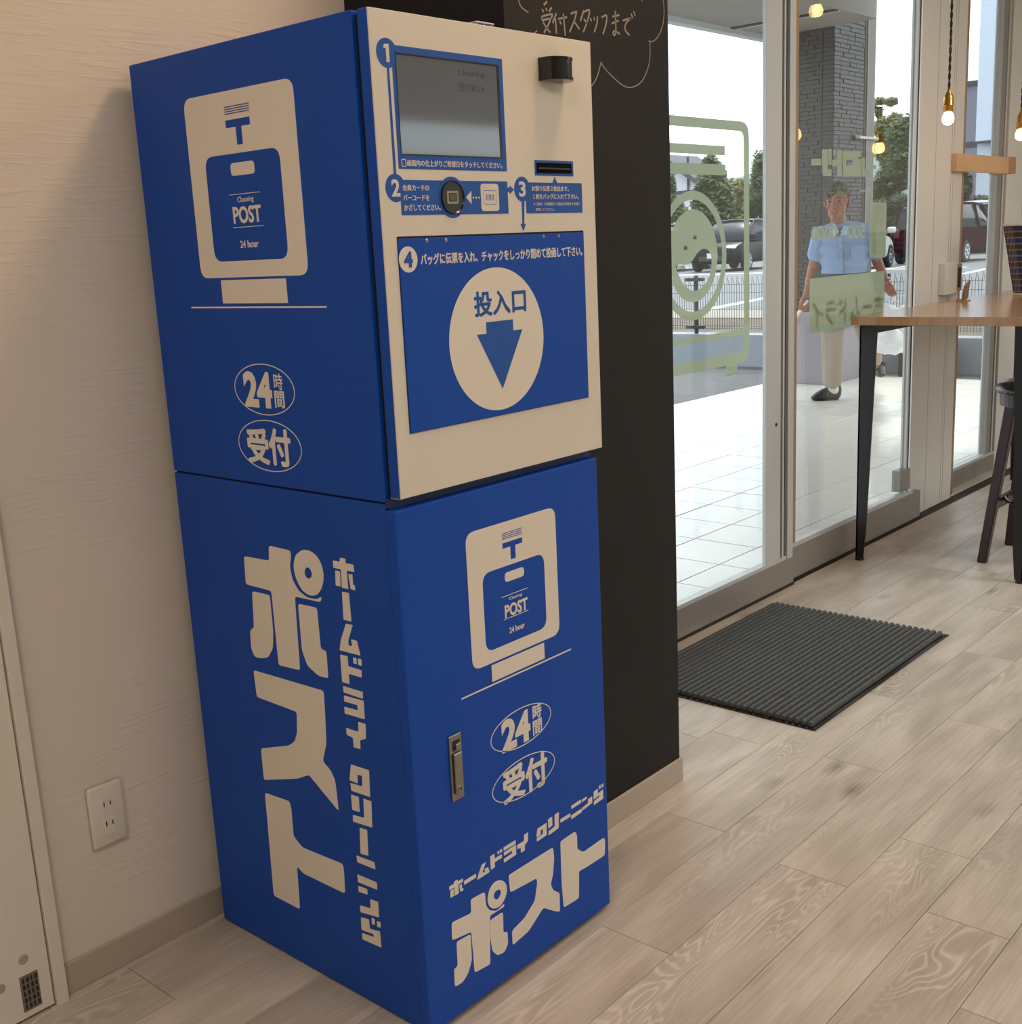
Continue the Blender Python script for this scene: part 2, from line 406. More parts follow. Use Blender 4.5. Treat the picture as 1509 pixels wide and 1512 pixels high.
box(bm, XP0 - 0.006, XP0, YP, YW, 0, 0.06, 0.0015)
tag(done(bm, 'baseboard_pier', BASEB), kind='structure')

# far left: white door with its frame
dr = empty('door_1', (-0.7, YW, 0), kind='structure')
bm = bmesh.new(); box(bm, -0.347, -0.325, YW - 0.022, YW + 0.01, 0, 2.05, 0.001); box(bm, -1.17, -1.148, YW - 0.022, YW + 0.01, 0, 2.05, 0.001)
box(bm, -1.148, -0.347, YW - 0.022, YW + 0.01, 2.03, 2.05, 0.001)
done(bm, 'door_frame', WHITEP, dr)
leaf = bx('door_leaf', WHITEP, dr, -1.145, -0.3495, YW - 0.016, YW + 0.01, 0.006, 2.027, bev=0.001)
PD = Plane((0, YW - 0.016, 0), (1, 0, 0), (0, 0, 1), 1)
st = bx('door_sticker', mat('grey paper label', rgb(120, 112, 104), 0.7), dr, -0.404, -0.371, YW - 0.0163, YW - 0.0158, 0.018, 0.086)
bars = []
for k in range(4):
    u = -0.400 + k * 0.0075
    for j in range(5):
        v0 = 0.022 + j * 0.0125
        bars.append(rect(u, v0, u + 0.0035 + 0.001 * ((k + j) % 2), v0 + 0.009))
decal('label_print', PD, bars, mat('label ink', rgb(40, 36, 34), 0.7), dr, base=0.0004)
PG = mat('grey felt pad', rgb(172, 160, 146), 0.8)
for u, v in ((-0.392, 0.116), (-0.437, 0.083)):
    bm = bmesh.new(); lathe(bm, [(0, 0.0015), (0.007, 0.0015), (0.009, 0), (0.009, -0.001)], 16, Matrix.Translation((u, YW - 0.016, v)) @ Matrix.Rotation(R(90), 4, 'X'))
    done(bm, 'felt_pad', PG, dr)

# outlet
ot = empty('power_outlet', (-0.2, YW, 0.306), 'white outlet plate with four slots low on the wall left of the blue machine', 'outlet')
bm = bmesh.new(); box(bm, -0.235, -0.165, YW - 0.008, YW, 0.246, 0.366, 0.006, 3); done(bm, 'cover_plate', WHITEP, ot, True)
bx('socket_insert', WHITEP, ot, -0.211, -0.189, YW - 0.0092, YW - 0.006, 0.268, 0.344, bev=0.0006)
for zc in (0.327, 0.289):
    for s_ in (-1, 1):
        bx('slot', BLACK, ot, -0.2 + s_ * 0.0062 - 0.0010, -0.2 + s_ * 0.0062 + 0.0010, YW - 0.0096, YW - 0.009, zc - 0.004, zc + 0.004 + (0.001 if s_ < 0 else 0))

# ================================================================== the blue drop-off machine
MW, MD, MH, ZS = 0.503, 0.560, 1.600, 0.906
ROOT = empty('laundry_drop_machine', (MW / 2, MD / 2, 0), 'tall blue two-part laundry drop-off machine with cream control panel, standing against the white wall', 'machine')
bm = bmesh.new(); box(bm, 0, MW, 0, MD, ZS + 0.0015, MH, 0.002, 2)
up = done(bm, 'upper_cabinet', BLUE, ROOT)
bm = bmesh.new(); box(bm, 0, MW, 0.0, MD, 0.004, ZS - 0.0015, 0.002, 2)
low = done(bm, 'lower_cabinet', BLUE, ROOT)
bx('seam_gasket', DARKG, ROOT, 0.004, MW - 0.004, 0.004, MD - 0.004, ZS - 0.0016, ZS + 0.0016)
for x in (0.03, MW - 0.03):
    for y in (0.03, MD - 0.03):
        bx('foot', BLACK, ROOT, x - 0.015, x + 0.015, y - 0.015, y + 0.015, 0.0, 0.005)
# upper door: blue tray with cream front
AU, AL = 0.0285, 0.0255
XU0, XU1, ZU = 0.005, 0.5055, 0.9145
ud = bx('upper_door', BLUE, ROOT, XU0, XU1, -AU + 0.0025, -0.0065, ZU, MH, bev=0.0015)
bx('door_gap', DARKG, ROOT, 0.008, MW - 0.008, -0.0066, -0.0001, ZU + 0.006, MH - 0.006)
fp = bx('front_panel', CREAM, ROOT, XU0 + 0.0015, XU1, -AU, -AU + 0.003, ZU, MH, bev=0.0008)
tag(fp, label='cream painted front panel with blue printed steps')
bm = bmesh.new(); box(bm, XU0, XU0 + 0.012, -AU + 0.003, -0.0065, ZU - 0.0012, ZU + 0.002, 0.0005)
done(bm, 'corner_chip', mat('bare metal chip', rgb(150, 150, 150), 0.5, metal=0.6), ROOT)
# lower door
XL0, XL1, ZL0, ZL1 = -0.0075, 0.4925, 0.0095, 0.8985
ld = bx('lower_door', BLUE, ROOT, XL0, XL1, -AL, -0.0065, ZL0, ZL1, bev=0.003, seg=3)
bx('door_gap', DARKG, ROOT, 0.008, MW - 0.018, -0.0066, -0.0001, 0.016, ZL1 - 0.006)
bx('header_rail', BLUE_D, ROOT, 0.0, 0.472, -0.012, 0.0, ZL1 + 0.001, ZU - 0.001)

SIDE = Plane((0, 0, 0), (0, -1, 0), (0, 0, 1), 0)
FU = Plane((0, -AU, 0), (1, 0, 0), (0, 0, 1), 1)
FL = Plane((0, -AL, 0), (1, 0, 0), (0, 0, 1), 1)

def avg_rect(plane, crop, q):
    """axis-aligned rectangle fitted to four corner pixels tl, tr, br, bl"""
    x0, y0, s_ = crop
    p4 = [plane.uv(x0 + a * s_, y0 + b * s_) for a, b in q]
    u0 = (p4[0][0] + p4[3][0]) / 2; u1 = (p4[1][0] + p4[2][0]) / 2
    v1 = (p4[0][1] + p4[1][1]) / 2; v0 = (p4[2][1] + p4[3][1]) / 2
    return u0, v0, u1, v1
ONE = (0, 0, 1.0)
def emblem(plane, parent, outer, stripes, tbar, stem, bag, hole, l1, clean, post, l2, hour, foot, ground):
    A = lambda q: avg_rect(plane, ONE, q)
    o_ = A(outer); bg = A(bag); cut = fillet(rect(*bg), 0.020, 6)
    # outline with the bag, stripes and T cut out of the white
    st_ = A(stripes); polys = [fillet(rect(*o_), 0.020, 6), cut]
    hgt = (st_[3] - st_[1]) / 7.0
    for k in range(4): polys.append(rect(st_[0], st_[1] + 2 * k * hgt, st_[2], st_[1] + (2 * k + 0.95) * hgt))
    tb, sm = A(tbar), A(stem)
    polys.append([(tb[0], tb[1]), (sm[0], tb[1]), (sm[0], sm[1]), (sm[2], sm[1]), (sm[2], tb[1]), (tb[2], tb[1]), (tb[2], tb[3]), (tb[0], tb[3])])
    decal('post_box_emblem', plane, polys, PRINT, parent)
    hl = A(hole); f_ = A(foot)
    polys = [fillet(rect(*hl), 0.007, 5), rect(*f_)]
    for a, b in (l1, l2):
        ua, ub = plane.uv(*a), plane.uv(*b); v = (ua[1] + ub[1]) / 2
        polys.append(rect(ua[0], v - 0.0005, ub[0], v + 0.0005))
    ua, ub = plane.uv(*ground[0]), plane.uv(*ground[1]); v = (ua[1] + ub[1]) / 2
    polys.append(rect(ua[0], v - 0.0013, ub[0], v + 0.0013))
    decal('emblem_lines', plane, polys, PRINT, parent)
    for body, q, bo in (('Cleaning', clean, 0.006), ('POST', post, 0.03), ('24 hour', hour, 0.02)):
        text('emblem_text', body, plane, q_box(*A(q)), PRINT, parent, bold=bo)
emblem(SIDE, up,
       [(271.5, 144.5), (433, 116.6), (455, 407), (296.5, 410.5)],
       [(330.3, 158), (367.3, 151), (368.2, 163.5), (331.7, 169.7)],
       [(332.4, 177.6), (368.7, 172.3), (369.5, 183.8), (333.8, 189.3)],
       [(348, 187.7), (356.8, 187), (359, 212.9), (350.2, 213.6)],
       [(303.3, 231.5), (413.3, 218.0), (425.8, 382.3), (316.5, 386.3)],
       [(340.4, 240.3), (375.6, 237.5), (376, 257), (341.4, 259.3)],
       ((338.5, 287.6), (383.9, 283.7)),
       [(350.2, 290.5), (374, 288.5), (375, 299.6), (351, 300.6)],
       [(343.6, 305.3), (385, 301.8), (386.5, 328), (345.5, 330.6)],
       ((344.5, 336.2), (388.9, 333)),
       [(354.4, 355.5), (381.5, 353.6), (382.5, 365), (355.5, 366)],
       [(326.1, 413.2), (422.6, 411.6), (425.2, 447.8), (329.8, 447.8)],
       ((282.7, 452.9), (482.4, 454.6)))
emblem(FL, ld,
       [(685.9, 788.4), (817.0, 748.5), (828.0, 934.8), (698.6, 990.8)],
       [(740.4, 787.8), (770.4, 778.8), (770.8, 787.8), (740.9, 797.8)],
       [(741.3, 802.6), (770.6, 793.2), (771.1, 800.8), (741.8, 811)],
       [(753, 807.6), (760.7, 805.3), (761.6, 823.8), (753.9, 825.6)],
       [(711.8, 847.1), (802.6, 817.0), (807.5, 927.8), (717.3, 962.2)],
       [(744.9, 845.4), (773.3, 837.2), (773.8, 850.4), (745.6, 859.8)],
       ((740.6, 882.6), (778.7, 867.8)),
       [(751.2, 881.5), (770.4, 875), (770.8, 880.5), (752, 887)],
       [(744.7, 893.9), (778.5, 881.7), (779.3, 900.2), (746, 912.2)],
       ((743.8, 915.7), (779.9, 900.4)),
       [(751.9, 926.0), (774.4, 918.7), (774.8, 926.5), (752.4, 935.2)],
       [(725.0, 983.0), (803, 948.8), (804.2, 971), (727.6, 1007.7)],
       ((681.4, 1034), (843, 956.8)))
tag(up, label='upper cabinet side with the printed post box emblem'); tag(low, label='lower cabinet side with large vertical white lettering')

def ring(plane, parent, ext, tilt_deg=0, w=0.0016):
    """ext: left, top, right, bottom extreme pixels of an ellipse outline"""
    l, t, r_, b = [plane.uv(*q) for q in ext]
    # least squares conic is overkill: centre from the mean, half axes from the extents
    cu_, cv = (l[0] + r_[0] + t[0] + b[0]) / 4, (l[1] + r_[1] + t[1] + b[1]) / 4
    ru, rv = (r_[0] - l[0]) / 2, (t[1] - b[1]) / 2
    decal('reception_oval', plane, [circ(cu_, cv, ru, 48, rv), circ(cu_, cv, ru - w, 48, rv - w)], PRINT, parent)
    return cu_, cv
Z4 = (250, 380, 0.25134)
def Zp(c, a, b): return (c[0] + a * c[2], c[1] + b * c[2])
ring(SIDE, up, [Zp(Z4, 378, 735), Zp(Z4, 545, 627), Zp(Z4, 736, 815), Zp(Z4, 575, 931)])
ring(SIDE, up, [Zp(Z4, 401, 1065), Zp(Z4, 560, 955), Zp(Z4, 775, 1150), Zp(Z4, 625, 1263)])
text('oval_text', '24', SIDE, q_px(SIDE, Z4, (448, 880), (604, 885), (600, 672), (430, 670)), PRINT, up, bold=0.045)
text('oval_text', '時', SIDE, q_px(SIDE, Z4, (616, 778), (666, 780), (662, 684), (612, 684)), PRINT, up, bold=0.015)
text('oval_text', '間', SIDE, q_px(SIDE, Z4, (624, 882), (678, 886), (672, 788), (618, 786)), PRINT, up, bold=0.03)
text('oval_text', '受', SIDE, q_px(SIDE, Z4, (470, 1200), (590, 1212), (572, 1005), (456, 1012)), PRINT, up, bold=0.045)
text('oval_text', '付', SIDE, q_px(SIDE, Z4, (592, 1214), (712, 1228), (708, 1018), (588, 1010)), PRINT, up, bold=0.045)
Z8 = (620, 1020, 0.32540)
ring(FL, ld, [Zp(Z8, 323, 225), Zp(Z8, 530, 40), Zp(Z8, 598, 105), Zp(Z8, 385, 292)])
ring(FL, ld, [Zp(Z8, 330, 455), Zp(Z8, 545, 262), Zp(Z8, 615, 320), Zp(Z8, 395, 524)])
text('oval_text', '24', FL, q_px(FL, Z8, (372, 284), (502, 222), (498, 78), (368, 140)), PRINT, ld, bold=0.045)
text('oval_text', '時', FL, q_px(FL, Z8, (513, 133), (551, 115), (549, 52), (511, 68)), PRINT, ld, bold=0.03)
text('oval_text', '間', FL, q_px(FL, Z8, (514, 205), (553, 186), (551, 122), (513, 140)), PRINT, ld, bold=0.03)
text('oval_text', '受', FL, q_px(FL, Z8, (382, 515), (476, 466), (470, 322), (378, 370)), PRINT, ld, bold=0.045)
text('oval_text', '付', FL, q_px(FL, Z8, (484, 462), (576, 418), (573, 276), (478, 320)), PRINT, ld, bold=0.045)

# big side lettering, traced from the photograph onto the side plane
Z5 = (250, 760, 0.23195); Z6 = (290, 1100, 0.27259)
big = [[(634, 196), (770, 228), (775, 265), (768, 330), (785, 415), (825, 485), (880, 528), (940, 538), (972, 520), (964, 557), (800, 520), (833, 990), (697, 957), (650, 485), (488, 442), (476, 263), (636, 293)],
       [(528, 486), (640, 512), (662, 740), (660, 850), (630, 908), (588, 914), (545, 905), (522, 850), (515, 735), (540, 720)],
       [(820, 566), (940, 592), (965, 855), (1000, 868), (1013, 1042), (950, 1025), (880, 960), (845, 860)]]
P5 = px_polys(SIDE, Z5, big)
S_ = px_polys(SIDE, ONE, [[(374.5, 989.5), (478, 1020), (480.5, 1060), (482, 1098), (476.7, 1124), (488, 1137), (495, 1152), (500.5, 1198), (456.3, 1144), (440, 1149.5), (390, 1151.5), (385.5, 1105), (426, 1101), (435, 1095), (439, 1082), (438.3, 1051), (379.5, 1029)]])
T_ = px_polys(SIDE, Z6, [[(372, 258), (505, 305), (515, 350), (527, 495), (575, 555), (795, 645), (801, 700), (806, 805), (580, 695), (545, 655), (562, 890), (420, 815)]])
for q in P5 + S_ + T_: decal('side_lettering', SIDE, [q], PRINT, low, r=0.006)
ro = px_polys(SIDE, Z5, [[(850, 220), (900, 230), (945, 268), (975, 330), (985, 400), (972, 470), (938, 515), (890, 515), (845, 480), (810, 415), (790, 340), (800, 258)], [(872, 333), (895, 340), (910, 370), (905, 400), (885, 410), (865, 390), (860, 360)]])
decal('side_lettering', SIDE, ro, PRINT, low, r=0.02)
G5 = {
 'ho': [[(1042, 290), (1085, 300), (1088, 273), (1122, 280), (1122, 308), (1172, 318), (1178, 365), (1130, 355), (1140, 474), (1100, 464), (1092, 348), (1045, 337)],
        [(1057, 354), (1086, 360), (1092, 457), (1060, 450)], [(1140, 377), (1166, 380), (1170, 445), (1182, 450), (1185, 482), (1155, 472)]],
 'bar': [[(1100, 490), (1143, 498), (1160, 680), (1110, 668)]],
 'mu': [[(1125, 693), (1168, 703), (1140, 800), (1142, 832), (1165, 838), (1158, 793), (1195, 803), (1217, 897), (1085, 862), (1092, 800)]],
 'do': [[(1088, 890), (1135, 900), (1140, 965), (1225, 990), (1225, 1037), (1143, 1012), (1148, 1078), (1102, 1065)],
        [(1170, 908), (1191, 912), (1194, 952), (1173, 945)], [(1200, 915), (1223, 920), (1226, 962), (1203, 955)]],
 'ra': [[(1107, 1090), (1232, 1128), (1233, 1172), (1110, 1130)], [(1112, 1150), (1238, 1185), (1245, 1302), (1118, 1265), (1115, 1222), (1200, 1245), (1198, 1212), (1115, 1188)]],
 'i': [[(1203, 1318), (1250, 1332), (1252, 1425), (1215, 1437), (1218, 1492), (1175, 1480), (1170, 1420), (1130, 1400), (1127, 1355), (1170, 1372), (1205, 1380)]]}
G6 = {
 'ku': [[(838, 105), (935, 137), (942, 282), (840, 247), (835, 205), (900, 225), (898, 167), (872, 160), (875, 208), (830, 190)]],
 'ri': [[(838, 268), (880, 282), (885, 364), (845, 350)], [(905, 290), (948, 305), (953, 447), (850, 415), (848, 378), (910, 395)]],
 'bar2': [[(885, 448), (925, 460), (932, 600), (890, 588)]],
 'ni': [[(868, 598), (965, 635), (970, 674), (872, 634)], [(872, 700), (978, 745), (980, 784), (876, 742)]],
 'n': [[(878, 763), (925, 780), (928, 810), (880, 795)], [(942, 835), (985, 850), (990, 934), (890, 905), (886, 868), (945, 885)]],
 'gu': [[(892, 932), (935, 945), (940, 995), (995, 1010), (1003, 1097), (900, 1052), (898, 1018), (962, 1040), (960, 1025), (895, 1000)],
        [(950, 936), (966, 942), (968, 975), (951, 970)], [(978, 953), (998, 960), (999, 990), (980, 985)]]}
GL = {}
for Z, G in ((Z5, G5), (Z6, G6)):
    for k, v in G.items():
        q = px_polys(SIDE, Z, v); GL[k] = q
        decal('side_small_lettering', SIDE, q, PRINT, low, r=0.0015)
# the same characters set horizontally on the lower door
Zm = (560, 1100, 0.29821)
def norm(q):
    us = [a for s_ in q for a, _ in s_]; vs = [b for s_ in q for _, b in s_]
    return [[((a - min(us)) / (max(us) - min(us)), (b - min(vs)) / (max(vs) - min(vs))) for a, b in s_] for s_ in q]
HZ = [('ho', (349, 762), (413, 650)), ('dash', (420, 690), (478, 640)), ('mu', (485, 668), (543, 570)), ('do', (552, 618), (607, 513)), ('ra', (617, 583), (675, 470)),
      ('i', (684, 545), (736, 432)), ('ku', (778, 480), (828, 385)), ('ri', (838, 448), (888, 332)), ('dash', (897, 388), (945, 335)), ('ni', (950, 368), (1000, 268)),
      ('n', (1005, 325), (1053, 238)), ('gu', (1062, 298), (1109, 188))]
for k, bl, tr in HZ:
    a = FL.uv(*Zp(Zm, *bl)); b = FL.uv(*Zp(Zm, *tr))
    if k == 'dash':
        vm = (a[1] + b[1]) / 2; polys = [[(a[0], vm - 0.0035), (b[0], vm - 0.0035), (b[0], vm + 0.0035), (a[0], vm + 0.0035)]]
    else:
        polys = [[(a[0] + s_ * (b[0] - a[0]), a[1] + t * (b[1] - a[1])) for s_, t in q] for q in norm(GL[k])]
    decal('door_small_lettering', FL, polys, PRINT, ld, r=0.001)
bigd = [[(452, 765), (522, 727), (528, 795), (545, 818), (580, 822), (618, 785), (618, 800), (600, 812), (547, 845), (549, 1085), (472, 1127), (455, 925), (360, 968), (358, 880), (455, 832)],
        [(382, 975), (452, 936), (458, 1065), (440, 1130), (412, 1175), (374, 1198), (370, 1110), (388, 1095)],
        [(548, 868), (612, 826), (614, 930), (634, 922), (637, 985), (620, 1025), (585, 1042), (560, 1020), (550, 960)],
        [(640, 645), (860, 506), (865, 560), (860, 640), (848, 690), (862, 720), (892, 732), (894, 825), (870, 823), (812, 806), (740, 920), (660, 992), (657, 920), (720, 855), (770, 770), (782, 680), (778, 660), (648, 730)],
        [(896, 478), (970, 428), (978, 445), (980, 515), (1010, 530), (1112, 458), (1118, 475), (1116, 545), (1025, 605), (988, 625), (988, 758), (913, 805), (903, 690)]]
for q in px_polys(FL, Zm, bigd): decal('door_lettering', FL, [q], PRINT, ld, r=0.005)
decal('door_lettering', FL, px_polys(FL, Zm, [[(600, 667), (625, 680), (634, 720), (622, 762), (598, 800), (565, 813), (542, 798), (534, 762), (546, 710), (572, 676)], [(594, 713), (604, 728), (592, 760), (575, 767), (564, 750), (572, 725)]]), PRINT, ld, r=0.02)

# recessed swing handle
Zh = (640, 1060, 0.09259)
hu0, hv0, hu1, hv1 = avg_rect(FL, Zh, [(232, 310), (415, 215), (482, 1255), (285, 1345)])
hd = bx('handle', STEEL, ROOT, hu0, hu1, -AL - 0.003, -AL, hv0, hv1, bev=0.001)
tag(hd, label='brushed steel recessed lever handle with lock')
w_ = hu1 - hu0; hh = hv1 - hv0
FH = Plane((0, -AL - 0.003, 0), (1, 0, 0), (0, 0, 1), 1)
decal('finger_recess', FH, [fillet([(hu0 + .22 * w_, hv0 + .76 * hh), (hu0 + .22 * w_, hv0 + .92 * hh), (hu0 + .85 * w_, hv0 + .92 * hh), (hu0 + .85 * w_, hv0 + .87 * hh), (hu0 + .42 * w_, hv0 + .87 * hh), (hu0 + .42 * w_, hv0 + .76 * hh)], 0.004)], BLACK, hd)
bx('lever', STEEL, hd, hu0 + .2 * w_, hu0 + .86 * w_, -AL - 0.0075, -AL - 0.003, hv0 + .11 * hh, hv0 + .73 * hh, bev=0.0012)
bx('thumb_tab', STEEL, hd, hu0 + .45 * w_, hu0 + .86 * w_, -AL - 0.006, -AL - 0.003, hv0 + .77 * hh, hv0 + .86 * hh, bev=0.001)
bm = bmesh.new(); lathe(bm, [(0, 0.0012), (0.0055, 0.0012), (0.006, 0), (0.006, -0.001)], 20, Matrix.Translation((hu0 + .53 * w_, -AL - 0.0075, hv0 + .19 * hh)) @ Matrix.Rotation(R(90), 4, 'X'))
done(bm, 'lock_cylinder', STEEL, hd)
bx('keyhole', BLACK, hd, hu0 + .50 * w_, hu0 + .56 * w_, -AL - 0.0092, -AL - 0.0086, hv0 + .17 * hh, hv0 + .21 * hh)

# ---- upper front: printed step diagram, screen, scanner, slot, camera, flap
Z2 = (530, 20, 0.23194)
AR = lambda q: avg_rect(FU, Z2, q)
fr = AR([(205, 197), (910, 291), (940, 1003), (250, 990)])
sc_ = AR([(228, 250), (888, 326), (912, 922), (267, 902)])
decal('screen_surround', FU, [rect(*fr), rect(*sc_)], BLUE_P, fp)
def circle_px(cx, cy, top, bot):
    c = FU.uv(*Zp(Z2, cx, cy)); t = FU.uv(*Zp(Z2, cx, top)); b = FU.uv(*Zp(Z2, cx, bot))
    return c[0], (t[1] + b[1]) / 2, (t[1] - b[1]) / 2
c1_ = circle_px(176, 250, 155, 345); c2_ = circle_px(232, 1110, 1020, 1200); c3_ = circle_px(1038, 1118, 1038, 1197)
for c, n_, parts in ((c1_, '1', 0), (c2_, '2', 0), (c3_, '3', 0)):
    decal('step_disc', FU, [circ(*c)], BLUE_P, fp, h=0.0005)
    if n_ == '1':
        q1 = [(-.30, .30), (-.30, .52), (-.12, .60), (.20, .60), (.20, -.62), (-.10, -.62), (-.10, .30)]
        decal('step_number', FU, [[(c[0] + a * c[2], c[1] + b * c[2]) for a, b in q1]], CREAM, fp, base=0.0005)
    else: text('step_number', n_, FU, q_box(c[0] - c[2] * (.30 if n_ == '1' else .42), c[1] - c[2] * .62, c[0] + c[2] * (.22 if n_ == '1' else .42), c[1] + c[2] * .62), CREAM, fp, base=0.0005, bold=0.03)
decal('step_line', FU, px_polys(FU, Z2, [[(176, 330), (190, 330), (238, 1030), (222, 1030)]]), BLUE_P, fp)
text('step_text', '画面内の仕上がりご希望日をタッチしてください。', FU, q_px(FU, Z2, (306, 972), (912, 986), (908, 950), (304, 930)), CREAM, fp, base=0.0004, bold=0.025)
ib = AR([(268, 925), (296, 926), (300, 978), (272, 976)])
decal('touch_icon', FU, [fillet(rect(*ib), 0.002), fillet(rect(ib[0] + .0012, ib[1] + .0012, ib[2] - .0012, ib[3] - .0012), 0.0015)], CREAM, fp, base=0.0004)
b2_ = AR([(263, 1060), (945, 1068), (950, 1275), (266, 1283)])
decal('step_banner', FU, [rect(*b2_)], BLUE_P, fp, h=0.0004)
for body, q in (('会員カードの', ((277, 1128), (446, 1130), (443, 1092), (275, 1088))), ('バーコードを', ((282, 1190), (446, 1192), (446, 1155), (280, 1153))), ('かざしてください。', ((287, 1254), (520, 1254), (516, 1216), (285, 1214)))):
    text('step_text', body, FU, q_px(FU, Z2, *q), CREAM, fp, base=0.0004, bold=0.025)
cs = circle_px(592, 1170, 1038, 1302)
decal('scanner_ring', FU, [circ(*cs)], BLUE_P, fp, h=0.0005)
rs = cs[2] * 0.80
scn = None
bm = bmesh.new(); lathe(bm, [(0, 0.001), (rs * .93, 0.001), (rs, 0.003), (rs, 0.0)], 40, Matrix.Translation((cs[0], -AU - 0.0005, cs[1])) @ Matrix.Rotation(R(90), 4, 'X'))
scn = done(bm, 'barcode_scanner', BLACK, ROOT)
FS = Plane((0, -AU - 0.0016, 0), (1, 0, 0), (0, 0, 1), 1)
k_ = rs * 0.52
decal('reader_frame', FS, [fillet(rect(cs[0] - k_, cs[1] - k_ * .75, cs[0] + k_, cs[1] + k_ * .75), .002), rect(cs[0] - k_ * .68, cs[1] - k_ * .48, cs[0] + k_ * .68, cs[1] + k_ * .48)], mat('reader grey', rgb(150, 140, 122), 0.4), scn)
decal('reader_window', FS, [rect(cs[0] - k_ * .5, cs[1] - k_ * .36, cs[0] + k_ * .5, cs[1] + k_ * .36)], mat('reader window', rgb(84, 82, 80), 0.3), scn)
ic = px_polys(FU, Z2, [[(680, 1170), (713, 1130), (715, 1212)]]); decal('card_arrow', FU, ic, CREAM, fp, base=0.0004)
for xx in (727, 745, 763):
    u, v = FU.uv(*Zp(Z2, xx, 1172)); decal('arrow_dot', FU, [circ(u, v, 0.0016, 12)], CREAM, fp, base=0.0004)
cb = AR([(772, 1085), (887, 1083), (890, 1257), (778, 1258)])
w2, h2 = cb[2] - cb[0], cb[3] - cb[1]
i1 = (cb[0] + .14 * w2, cb[1] + .24 * h2, cb[2] - .14 * w2, cb[3] - .24 * h2)
pol = [fillet(rect(*cb), 0.006, 5), fillet(rect(*i1), 0.003), fillet(rect(i1[0] + .0009, i1[1] + .0009, i1[2] - .0009, i1[3] - .0009), 0.0025)]
for k in range(6):
    u = i1[0] + (i1[2] - i1[0]) * (.2 + k * .11); pol.append(rect(u, i1[1] + .28 * (i1[3] - i1[1]), u + (i1[2] - i1[0]) * .06, i1[3] - .28 * (i1[3] - i1[1])))
decal('member_card_icon', FU, pol, CREAM, fp, base=0.0004)
decal('step_arrow', FU, px_polys(FU, Z2, [[(945, 1108), (958, 1108), (958, 1094), (986, 1121), (960, 1149), (960, 1136), (947, 1136)], [(1036, 1190), (1052, 1190), (1052, 1340), (1062, 1338), (1047, 1386), (1028, 1338), (1040, 1340)]]), BLUE_P, fp)
b3_ = AR([(1060, 1075), (1420, 1080), (1420, 1268), (1064, 1272)])
tp = FU.uv(*Zp(Z2, 1245, 1040))
decal('step_banner', FU, [rect(*b3_), [(tp[0] - .006, b3_[3]), (tp[0] + .006, b3_[3]), (tp[0], tp[1])]], BLUE_P, fp, h=0.0004)
for body, q, bo in (('お預り伝票２枚出ます。', ((1100, 1131), (1336, 1132), (1332, 1100), (1098, 1096)), .02), ('１枚をバッグに入れて下さい。', ((1107, 1182), (1397, 1182), (1394, 1150), (1105, 1147)), .02),
                    ('※１枚は、お客様控えで商品お引取まで大切に', ((1110, 1222), (1405, 1222), (1405, 1202), (1110, 1200)), 0), ('保管してください。', ((1124, 1256), (1243, 1256), (1242, 1238), (1123, 1236)), 0)):
    text('step_text', body, FU, q_px(FU, Z2, *q), CREAM, fp, base=0.0004, bold=bo)
# touch screen, recessed behind its surround
scr = bx('touch_screen', mat('screen glass', rgb(92, 98, 104), 0.06, var=0.1, nscale=2, emit=rgb(120, 132, 140), estr=0.06, spec=0.9), ROOT, sc_[0] + .001, sc_[2] - .005, -AU - 0.0003, -AU + 0.0004, sc_[1] + .002, sc_[3] - .002)
FSC = Plane((0, -AU - 0.0003, 0), (1, 0, 0), (0, 0, 1), 1)
decal('screen_bezel', FU, [rect(*sc_), rect(sc_[0] + .001, sc_[1] + .0018, sc_[2] - .0048, sc_[3] - .0022)], BLACK, ROOT, h=0.0008)
SINK = mat('screen ink', rgb(60, 66, 74), 0.2)
text('screen_text', 'Cleaning', FSC, q_px(FU, Z2, (628, 398), (800, 418), (798, 375), (625, 355)), SINK, scr, h=0.0001, bold=0)
text('screen_text', '受付BOX', FSC, q_px(FU, Z2, (636, 492), (800, 512), (800, 458), (634, 438)), SINK, scr, h=0.0001, bold=0)
# ticket slot
sf = AR([(1115, 932), (1363, 941), (1363, 1038), (1121, 1030)]); sb = AR([(1131, 952), (1347, 960), (1347, 1019), (1134, 1009)])
decal('slot_surround', FU, [rect(*sf), rect(*sb)], BLUE_P, fp)
sl = bx('ticket_slot', mat('slot black', rgb(10, 10, 11), 0.8, spec=0.1), ROOT, sb[0] - .001, sb[2] + .001, -AU - 0.0018, -AU - 0.0002, sb[1] - .0008, sb[3] + .0008, bev=0.0004)
bx('slot_lip', mat('slot steel', rgb(66, 64, 62), 0.3, metal=0.8), sl, sb[0] + .001, sb[2] - .004, -AU - 0.003, -AU - 0.0018, (sb[1] + sb[3]) / 2 - .002, (sb[1] + sb[3]) / 2 + .0005)
